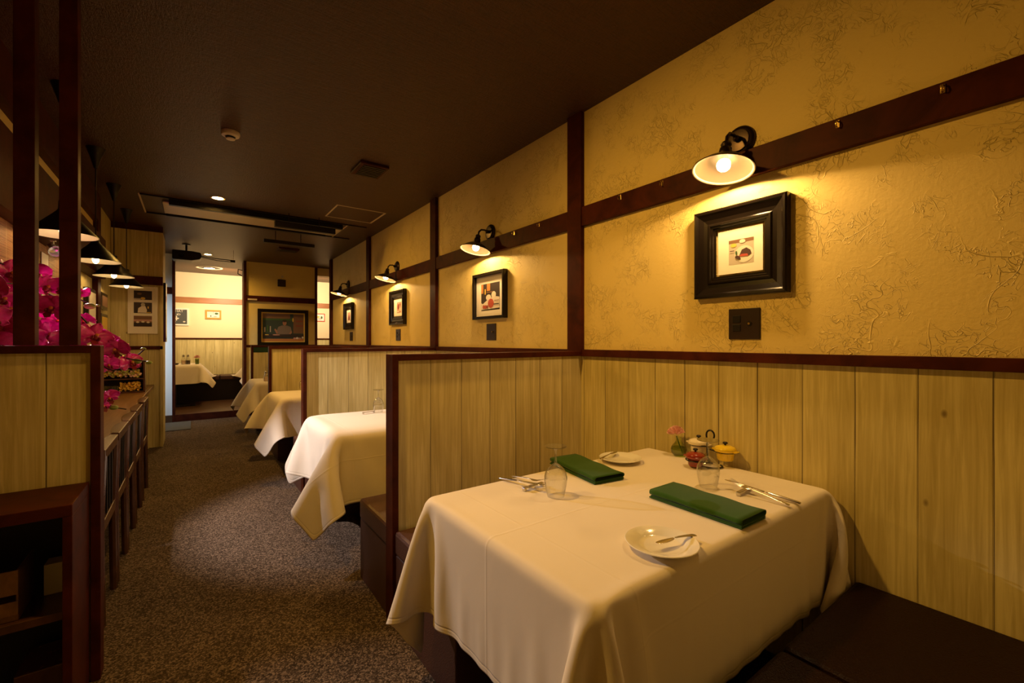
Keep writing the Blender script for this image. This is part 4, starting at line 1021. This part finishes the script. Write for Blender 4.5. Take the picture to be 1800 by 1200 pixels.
# ------------------------------------------------------------------ orchids
def orchid_meshes():
    b_ = MB()
    def petal(ang, L, W_, cup, twist=0):
        vs = []; N = 7; K = 5
        for i in range(N + 1):
            f = i / N; wd = W_ * (math.sin(PI * min(1, f * 0.94 + 0.06)) ** 0.62) * (1 - 0.15 * (f > 0.9))
            for k in range(K):
                g = k / (K - 1) * 2 - 1
                x = g * wd; y = f * L; z = cup * (f * f) * L * 0.55 - abs(g) ** 2 * wd * 0.28 + 0.003 * math.sin(5 * f + 3 * g)
                vs.append((x * math.cos(ang) - y * math.sin(ang), x * math.sin(ang) + y * math.cos(ang), z))
        fs = [(i * K + k, i * K + k + 1, (i + 1) * K + k + 1, (i + 1) * K + k) for i in range(N) for k in range(K - 1)]
        b_.add(vs, fs, 'petal')
    petal(0, 0.050, 0.019, 0.25); petal(R(128), 0.048, 0.018, 0.2); petal(R(-128), 0.048, 0.018, 0.2)
    petal(R(80), 0.056, 0.034, 0.35); petal(R(-80), 0.056, 0.034, 0.35)
    f = b_.build('flower', smooth=True, solid=0.0008)
    l_ = MB(); l_.sphere((0, -0.006, 0.014), 0.010, 'lip', 12, 8, (0.8, 1.1, 1.0)); l_.sphere((0, 0.003, 0.018), 0.006, 'lip_y', 10, 6)
    for sg in (-1, 1): l_.sphere((sg * 0.010, -0.010, 0.018), 0.008, 'lip', 10, 6, (0.5, 1, 1))
    l_.add([(-0.006, -0.010, 0.012), (0.006, -0.010, 0.012), (0.012, -0.026, 0.024), (0.0, -0.034, 0.030), (-0.012, -0.026, 0.024)], [(0, 1, 2, 3, 4)], 'lip')
    l = l_.build('lip', f, smooth=True)
    return f, l
OF, OL = orchid_meshes()
t = thing('orchid_arrangement', 'tall spray of magenta orchids rising from the counter behind the left partition', 'flowers', (-0.53, 2.62, 0.7105))
base = Vector((-0.53, 2.62, 0.7105))
MB().lathe([(0.0, 0.0), (0.05, 0.0), (0.062, 0.02), (0.070, 0.16), (0.060, 0.22), (0.058, 0.22), (0.0, 0.19)], 'black_gloss', seg=28).build('pot', t, smooth=True)
def px(u, v, D):
    a = (u - 900) / 775; k = 0.5864 + a * 0.81
    if k * D < -0.60: D = -0.60 / k      # stay clear of the wall behind
    return Vector((D * (0.5864 + a * 0.81), D * (0.81 - a * 0.5864), 1.195 - (v - 599) * D / 775))
rd = random.Random(12)
stems = [  # image directions the sprays pass through, with distance in metres
    [(40, 900, 1.95), (0, 700, 1.95), (-60, 560, 1.95), (-20, 500, 1.92), (60, 505, 1.88), (125, 540, 1.85), (175, 590, 1.82), (215, 625, 1.86), (258, 634, 1.90)],
    [(40, 900, 1.98), (10, 720, 2.0), (-30, 600, 2.0), (20, 560, 1.98), (80, 575, 1.95), (150, 615, 1.92), (200, 650, 1.92), (255, 612, 1.95)],
    [(40, 900, 2.0), (-20, 760, 2.0), (-80, 520, 2.0), (-40, 450, 2.0), (20, 470, 2.0), (90, 500, 1.98), (140, 525, 1.98), (170, 537, 2.0)],
    [(45, 900, 2.0), (60, 780, 2.0), (110, 700, 2.02), (160, 690, 2.05), (195, 712, 2.08), (222, 718, 2.1)],
]
for k, st in enumerate(stems):
    pts = [px(*p) - base for p in st]
    sm = []
    for i in range(len(pts) - 1):
        p0 = pts[max(i - 1, 0)]; p1 = pts[i]; p2 = pts[i + 1]; p3 = pts[min(i + 2, len(pts) - 1)]
        for q in range(5):
            f = q / 5; sm.append(0.5 * ((2 * p1) + (p2 - p0) * f + (2 * p0 - 5 * p1 + 4 * p2 - p3) * f * f + (3 * p1 - p0 - 3 * p2 + p3) * f ** 3))
    sm.append(pts[-1])
    MB().tube(sm, 0.0028, 'stem', 8).build('stem', t, smooth=True)
fl = [(165, 590, 1.78, 1.15), (205, 612, 1.84, 0.95), (228, 636, 1.88, 0.9), (190, 600, 1.90, 0.9), (150, 560, 1.95, 0.8), (118, 600, 1.85, 1.1), (95, 540, 1.83, 1.15), (75, 500, 1.85, 1.1), (112, 505, 1.90, 1.0), (85, 585, 1.88, 1.15), (70, 615, 1.86, 1.0), (105, 625, 1.9, 1.0),
      (12, 478, 1.85, 1.2), (0, 520, 1.83, 1.2), (18, 545, 1.84, 1.1), (5, 575, 1.86, 1.15), (15, 600, 1.88, 1.1), (40, 520, 1.9, 1.2), (42, 570, 1.9, 1.2), (-25, 500, 1.9, 1.2), (-20, 560, 1.88, 1.2), (60, 540, 1.92, 1.1), (128, 570, 1.93, 1.0), (145, 620, 1.92, 0.9), (142, 515, 1.97, 0.7), (190, 640, 1.95, 0.85), (170, 625, 1.93, 0.8),
      (190, 697, 2.0, 0.8), (178, 712, 2.02, 0.8), (62, 478, 1.95, 1.0), (30, 490, 1.95, 1.1), (50, 600, 1.93, 1.1), (-5, 605, 1.93, 1.1), (98, 566, 1.94, 1.0)]
f0 = True
for (u, v, D, s_) in fl:
    if f0: f = OF; f0 = False
    else:
        f = OF.copy(); col.objects.link(f); l2 = OL.copy(); col.objects.link(l2); l2.parent = f
    f.parent = t; f.location = px(u, v, D) - base
    d = Vector((rd.uniform(-0.2, 0.9), rd.uniform(-1.0, -0.3), rd.uniform(-0.5, 0.35)))
    e = d.to_track_quat('Z', 'Y'); f.rotation_euler = (e.to_matrix() @ Matrix.Rotation(rd.uniform(-0.5, 0.5), 3, 'Z')).to_euler()
    f.scale = (s_, s_, s_)
for (u, v, D, r_) in [(262, 636, 1.90, 0.009), (252, 612, 1.95, 0.008), (240, 634, 1.90, 0.014), (158, 537, 1.97, 0.016), (172, 536, 2.0, 0.006), (200, 715, 2.05, 0.013), (203, 697, 2.05, 0.010), (20, 586, 1.80, 0.007), (62, 565, 1.80, 0.008)]:
    p = px(u, v, D) - base
    MB().sphere(tuple(p), r_, 'bud', 12, 8, (1.3, 0.9, 0.85)).build('bud', t, smooth=True)

# ------------------------------------------------------------------ pendants over the counter
def pendant(y, label, glow):
    t = thing('pendant_lamp', label, 'pendant lamp', (-0.53, y, ZC - 0.0005), group=None)
    MB().lathe([(0.010, -0.135), (0.030, -0.06), (0.050, 0.0), (0.0, 0.0)], 'black', seg=24).build('canopy', t, smooth=True)
    h = ZC - 1.735
    MB().tube([(0, 0, -0.06), (0, 0, -h + 0.165)], 0.0035, 'black', 8).build('cord', t, smooth=True)
    MB().lathe([(0.0, -h + 0.175), (0.020, -h + 0.172), (0.022, -h + 0.130), (0.030, -h + 0.118), (0.130, -h + 0.004), (0.132, -h)], 'black', seg=40).lathe([(0.132, -h), (0.129, -h)], 'enamel', seg=40).lathe([(0.129, -h), (0.127, -h + 0.004), (0.028, -h + 0.113), (0.0, -h + 0.118)], 'enamel', seg=40).build('shade', t, smooth=True)
    MB().lathe([(0.013, -h + 0.10), (0.013, -h + 0.05)], 'brass', seg=16).build('bulb_holder', t, smooth=True)
    MB().lathe([(0.012, -h + 0.055), (0.019, -h + 0.020), (0.016, -h - 0.002), (0.007, -h - 0.014), (0.0, -h - 0.016)], 'bulb', seg=20).build('bulb', t, smooth=True)
    light('pendant_glow', 'SPOT', (-0.53, y, 1.735 + 0.010), glow, (1.0, 0.58, 0.2), 0.0205, (-0.53, y, 0), 164, 0.08)
pendant(3.15, 'pendant lamp with black cone shade partly behind the right tall post', 1.6)
pendant(4.05, 'second black cone pendant lamp, its lit bulb just right of the tall post', 1.8)
pendant(4.90, 'third black cone pendant lamp, overlapping the second one', 1.8)
pendant(5.75, 'farthest black cone pendant lamp near the triple photo poster', 1.8)
# accent spot housing
t = thing('spotlight', 'small silver spotlight clamped under the dark beam above the orchids', 'spotlight', (-0.62, 3.43, 1.749))
MB().box(-0.012, 0.012, -0.012, 0.012, -0.006, 0.0, 'silver').build('clamp', t, bevel=0.001)
q = Vector((1.0, -1.6, -1.2)).normalized().to_track_quat('Z', 'Y').to_matrix().to_4x4()
MB().tube([(0, 0, -0.006), (0, 0, -0.035)], 0.005, 'silver', 10).build('stem', t, smooth=True)
MB().lathe([(0.0, -0.030), (0.018, -0.028), (0.026, 0.0), (0.032, 0.035), (0.030, 0.035), (0.024, 0.0), (0.0, -0.012)], 'silver', Matrix.Translation((0.0, 0, -0.045)) @ q, 24).build('reflector', t, smooth=True)

# ------------------------------------------------------------------ ceiling fittings
t = thing('smoke_detector', 'round cream smoke detector on the dark ceiling', 'smoke detector', (0.190, 3.25, ZC))
MB().lathe([(0.050, 0.0), (0.052, -0.012), (0.047, -0.024), (0.028, -0.030)], 'cream_paint', seg=36).build('housing', t, smooth=True)
MB().lathe([(0.022, -0.028), (0.022, -0.040)], 'black', seg=24).build('sensor_grille', t, smooth=True)
MB().lathe([(0.0, -0.046), (0.024, -0.045), (0.026, -0.040), (0.0, -0.039)], 'cream_paint', seg=24).build('cap', t, smooth=True)
def vent(cx, cy, w_, l_, label, mat='trim', name='ceiling_vent'):
    t = thing(name, label, 'vent', (cx, cy, ZC))
    MB().box(-w_, w_, -l_, l_, -0.022, 0, mat).build('frame', t, bevel=0.006)
    b_ = MB()
    for k in range(7):
        yy = -l_ + 0.035 + k * (2 * l_ - 0.07) / 6
        b_.box(-w_ + 0.03, w_ - 0.02, yy - 0.010, yy + 0.006, -0.028, -0.022, 'black')
    b_.build('louvre', t)
vent(1.080, 3.32, 0.105, 0.130, 'dark square ceiling vent nearest the camera')
vent(1.090, 6.90, 0.130, 0.110, 'dark ceiling vent behind the hanging bars near the column')
t = thing('access_panel', 'ceiling access panel with a thin pale metal edge by the right wall', 'access panel', (1.350, 4.605, ZC))
b_ = MB()
for (a, b2, c, d_) in ((-0.240, 0.240, -0.235, -0.222), (-0.240, 0.240, 0.222, 0.235), (-0.240, -0.227, -0.222, 0.222), (0.222, 0.240, -0.222, 0.222)): b_.box(a, b2, c, d_, -0.004, 0, 'cream_paint')
b_.build('edge_trim', t)
box('door_panel', -0.226, 0.221, -0.221, 0.221, -0.002, 0, 'ceiling', t)
t = thing('screen_slot', 'long recessed projection screen slot across the ceiling', 'projection screen', (0, 0, 0))
x0, x1, y0, y1 = -0.378, 1.605, 5.04, 5.74
b_ = MB(); b_.box(x0, x1, y0, y0 + 0.012, ZC - 0.012, ZC - 0.0005, 'black').box(x0, x1, y1 - 0.012, y1, ZC - 0.012, ZC - 0.0005, 'black')
b_.box(x0 - 0.012, x0, y0, y1, ZC - 0.008, ZC - 0.0005, 'cream_paint').box(1.395, 1.405, y0, y1, ZC - 0.008, ZC - 0.0005, 'cream_paint').build('edge_trim', t)
b_ = MB().box(x0 + 0.15, 1.38, y0 + 0.14, y1 - 0.14, ZC - 0.022, ZC - 0.002, 'cream_paint').build('screen_case', t, bevel=0.006)
box('screen_weight_bar', x0 + 0.20, 1.36, y0 + 0.06, y0 + 0.11, ZC - 0.05, ZC - 0.0005, 'black', t, 0.004)
box('rear_bar', x0 + 0.16, 1.30, y1 - 0.10, y1 - 0.05, ZC - 0.035, ZC - 0.0005, 'black', t, 0.004)
def hangbar(x0, x1, y, z, label, th=0.02):
    t = thing('hanging_bar', label, 'hanging bar', ((x0 + x1) / 2, y, ZC - 0.0005)); L = (x1 - x0) / 2; h = ZC - z
    box('bar', -L, L, -0.03, 0.03, -h, -h + th * 2, 'black', t, 0.002)
    for s_ in (-0.55, 0.45): MB().tube([(s_ * L, 0, 0), (s_ * L, 0, -h + th * 2)], 0.004, 'bronze', 8).build('rod', t, smooth=True)
hangbar(0.66, 1.20, 5.78, 2.335, 'black bar hung from the ceiling on two rods in front of the far vent')
hangbar(0.66, 1.235, 4.95, 2.34, 'wider black bar hung below the projection screen slot', 0.030)
def downlight(x, y, label):
    t = thing('ceiling_downlight', label, 'downlight', (x, y, ZC))
    MB().lathe([(0.060, 0.0), (0.058, -0.005), (0.047, -0.004), (0.045, -0.0005)], 'cream_paint', seg=36).build('bezel', t, smooth=True)
    MB().lathe([(0.0, -0.002), (0.045, -0.002)], 'bulb_hot', seg=30).build('lens', t)
downlight(0.184, 4.81, 'lit round downlight in front of the projection screen slot')
downlight(0.184, 8.01, 'lit round downlight behind the projector')
t = thing('ceiling_ring_light', 'round recessed ring fitting in the rear room ceiling', 'ceiling light', (0.236, 9.43, ZC))
MB().lathe([(0.200, 0.0), (0.196, -0.008), (0.170, -0.008), (0.165, -0.001)], 'cream_paint', seg=48).build('rim', t, smooth=True)
MB().lathe([(0.165, -0.002), (0.09, -0.002)], 'black', seg=40).build('gap', t)
MB().lathe([(0.0, -0.014), (0.085, -0.014), (0.09, -0.004)], 'plate_dark', seg=40).build('disc', t, smooth=True)
t = thing('projector', 'black projector hanging from a ceiling bracket', 'projector', (-0.070, 7.35, ZC))
MB().lathe([(0.0, -0.0005), (0.045, -0.0005), (0.045, -0.01), (0.0, -0.012)], 'black', seg=24).build('ceiling_plate', t, smooth=True)
MB().tube([(0, 0, -0.01), (0.0, 0, -0.10)], 0.012, 'black', 12).build('bracket', t, smooth=True)
b_ = MB(); vs = []
for (x, h0, h1) in ((-0.15, -0.21, -0.105), (-0.14, -0.225, -0.10), (0.06, -0.225, -0.10), (0.15, -0.20, -0.11), (0.165, -0.17, -0.13)):
    for yy in (-0.11, 0.11): vs += [(x, yy, h0), (x, yy, h1)]
fs = []
for i in range(4):
    a = i * 4; c = a + 4
    fs += [(a, a + 1, c + 1, c), (a + 2, c + 2, c + 3, a + 3), (a + 1, a + 3, c + 3, c + 1), (a, c, c + 2, a + 2)]
fs += [(0, 2, 3, 1), (16, 17, 19, 18)]
b_.add(vs, fs, 'black'); b_.build('body', t, bevel=0.01)
MB().lathe([(0.03, 0), (0.03, 0.02), (0.024, 0.02), (0.0, 0.012)], 'black_gloss', Matrix.Translation((-0.05, -0.11, -0.165)) @ Matrix.Rotation(R(90), 4, 'X'), 24).build('lens', t, smooth=True)
tag(MB().tube([(0.095, 7.36, 2.36), (0.25, 7.40, 2.35), (0.48, 7.42, 2.345)], 0.006, 'black', 8).tube([(0.095, 7.36, 2.345), (0.27, 7.40, 2.325), (0.48, 7.42, 2.325)], 0.005, 'black', 8).box(0.43, 0.49, 7.405, 7.435, 2.318, 2.352, 'black').tube([(0.47, 7.42, 2.35), (0.47, 7.42, ZC - 0.001)], 0.002, 'ceiling', 6).build('projector_cable', smooth=True), 'cable run from the projector to a ceiling box', 'cable')

# ------------------------------------------------------------------ left foreground cabinet
t = thing('display_cabinet', 'open fronted dark wooden cabinet below the left partition', 'cabinet', (-0.2935, 1.85, 0))
box('top_board', -0.50, 0, 0, 0.266, 0.670, 0.705, 'trim', t, 0.002)
box('side_panel', -0.022, 0, 0, 0.266, 0, 0.670, 'trim', t, 0.002)
box('shelf', -0.50, -0.022, 0.03, 0.262, 0.352, 0.377, 'chair_wood', t, 0.002)
box('back', -0.50, -0.022, 0.258, 0.266, 0, 0.670, 'black', t)
tag(MB().box(-0.72, -0.415, 1.90, 2.06, 0.3775, 0.395, 'counter').box(-0.72, -0.415, 1.895, 1.90, 0.395, 0.435, 'counter').box(-0.72, -0.415, 1.895, 1.90, 0.455, 0.525, 'counter').box(-0.42, -0.415, 1.90, 2.06, 0.395, 0.525, 'counter').build('wooden_crate', bevel=0.001), 'slatted wooden crate on the shelf of the left cabinet', 'crate')
tag(box('carton', -0.388, -0.335, 2.03, 2.09, 0.3775, 0.475, 'white', bevel=0.001), 'small pale box on the shelf of the left cabinet', 'box')
tag(box('storage_box', -0.43, -0.325, 1.92, 2.08, 0.0005, 0.20, 'chair_wood', bevel=0.003), 'dark wooden box on the floor inside the left cabinet', 'box')
tag(box('door_mat', -0.40, -0.02, 7.42, 8.15, 0.0005, 0.010, 'rug', bevel=0.003), 'grey mat on the carpet before the rear room step', 'mat')
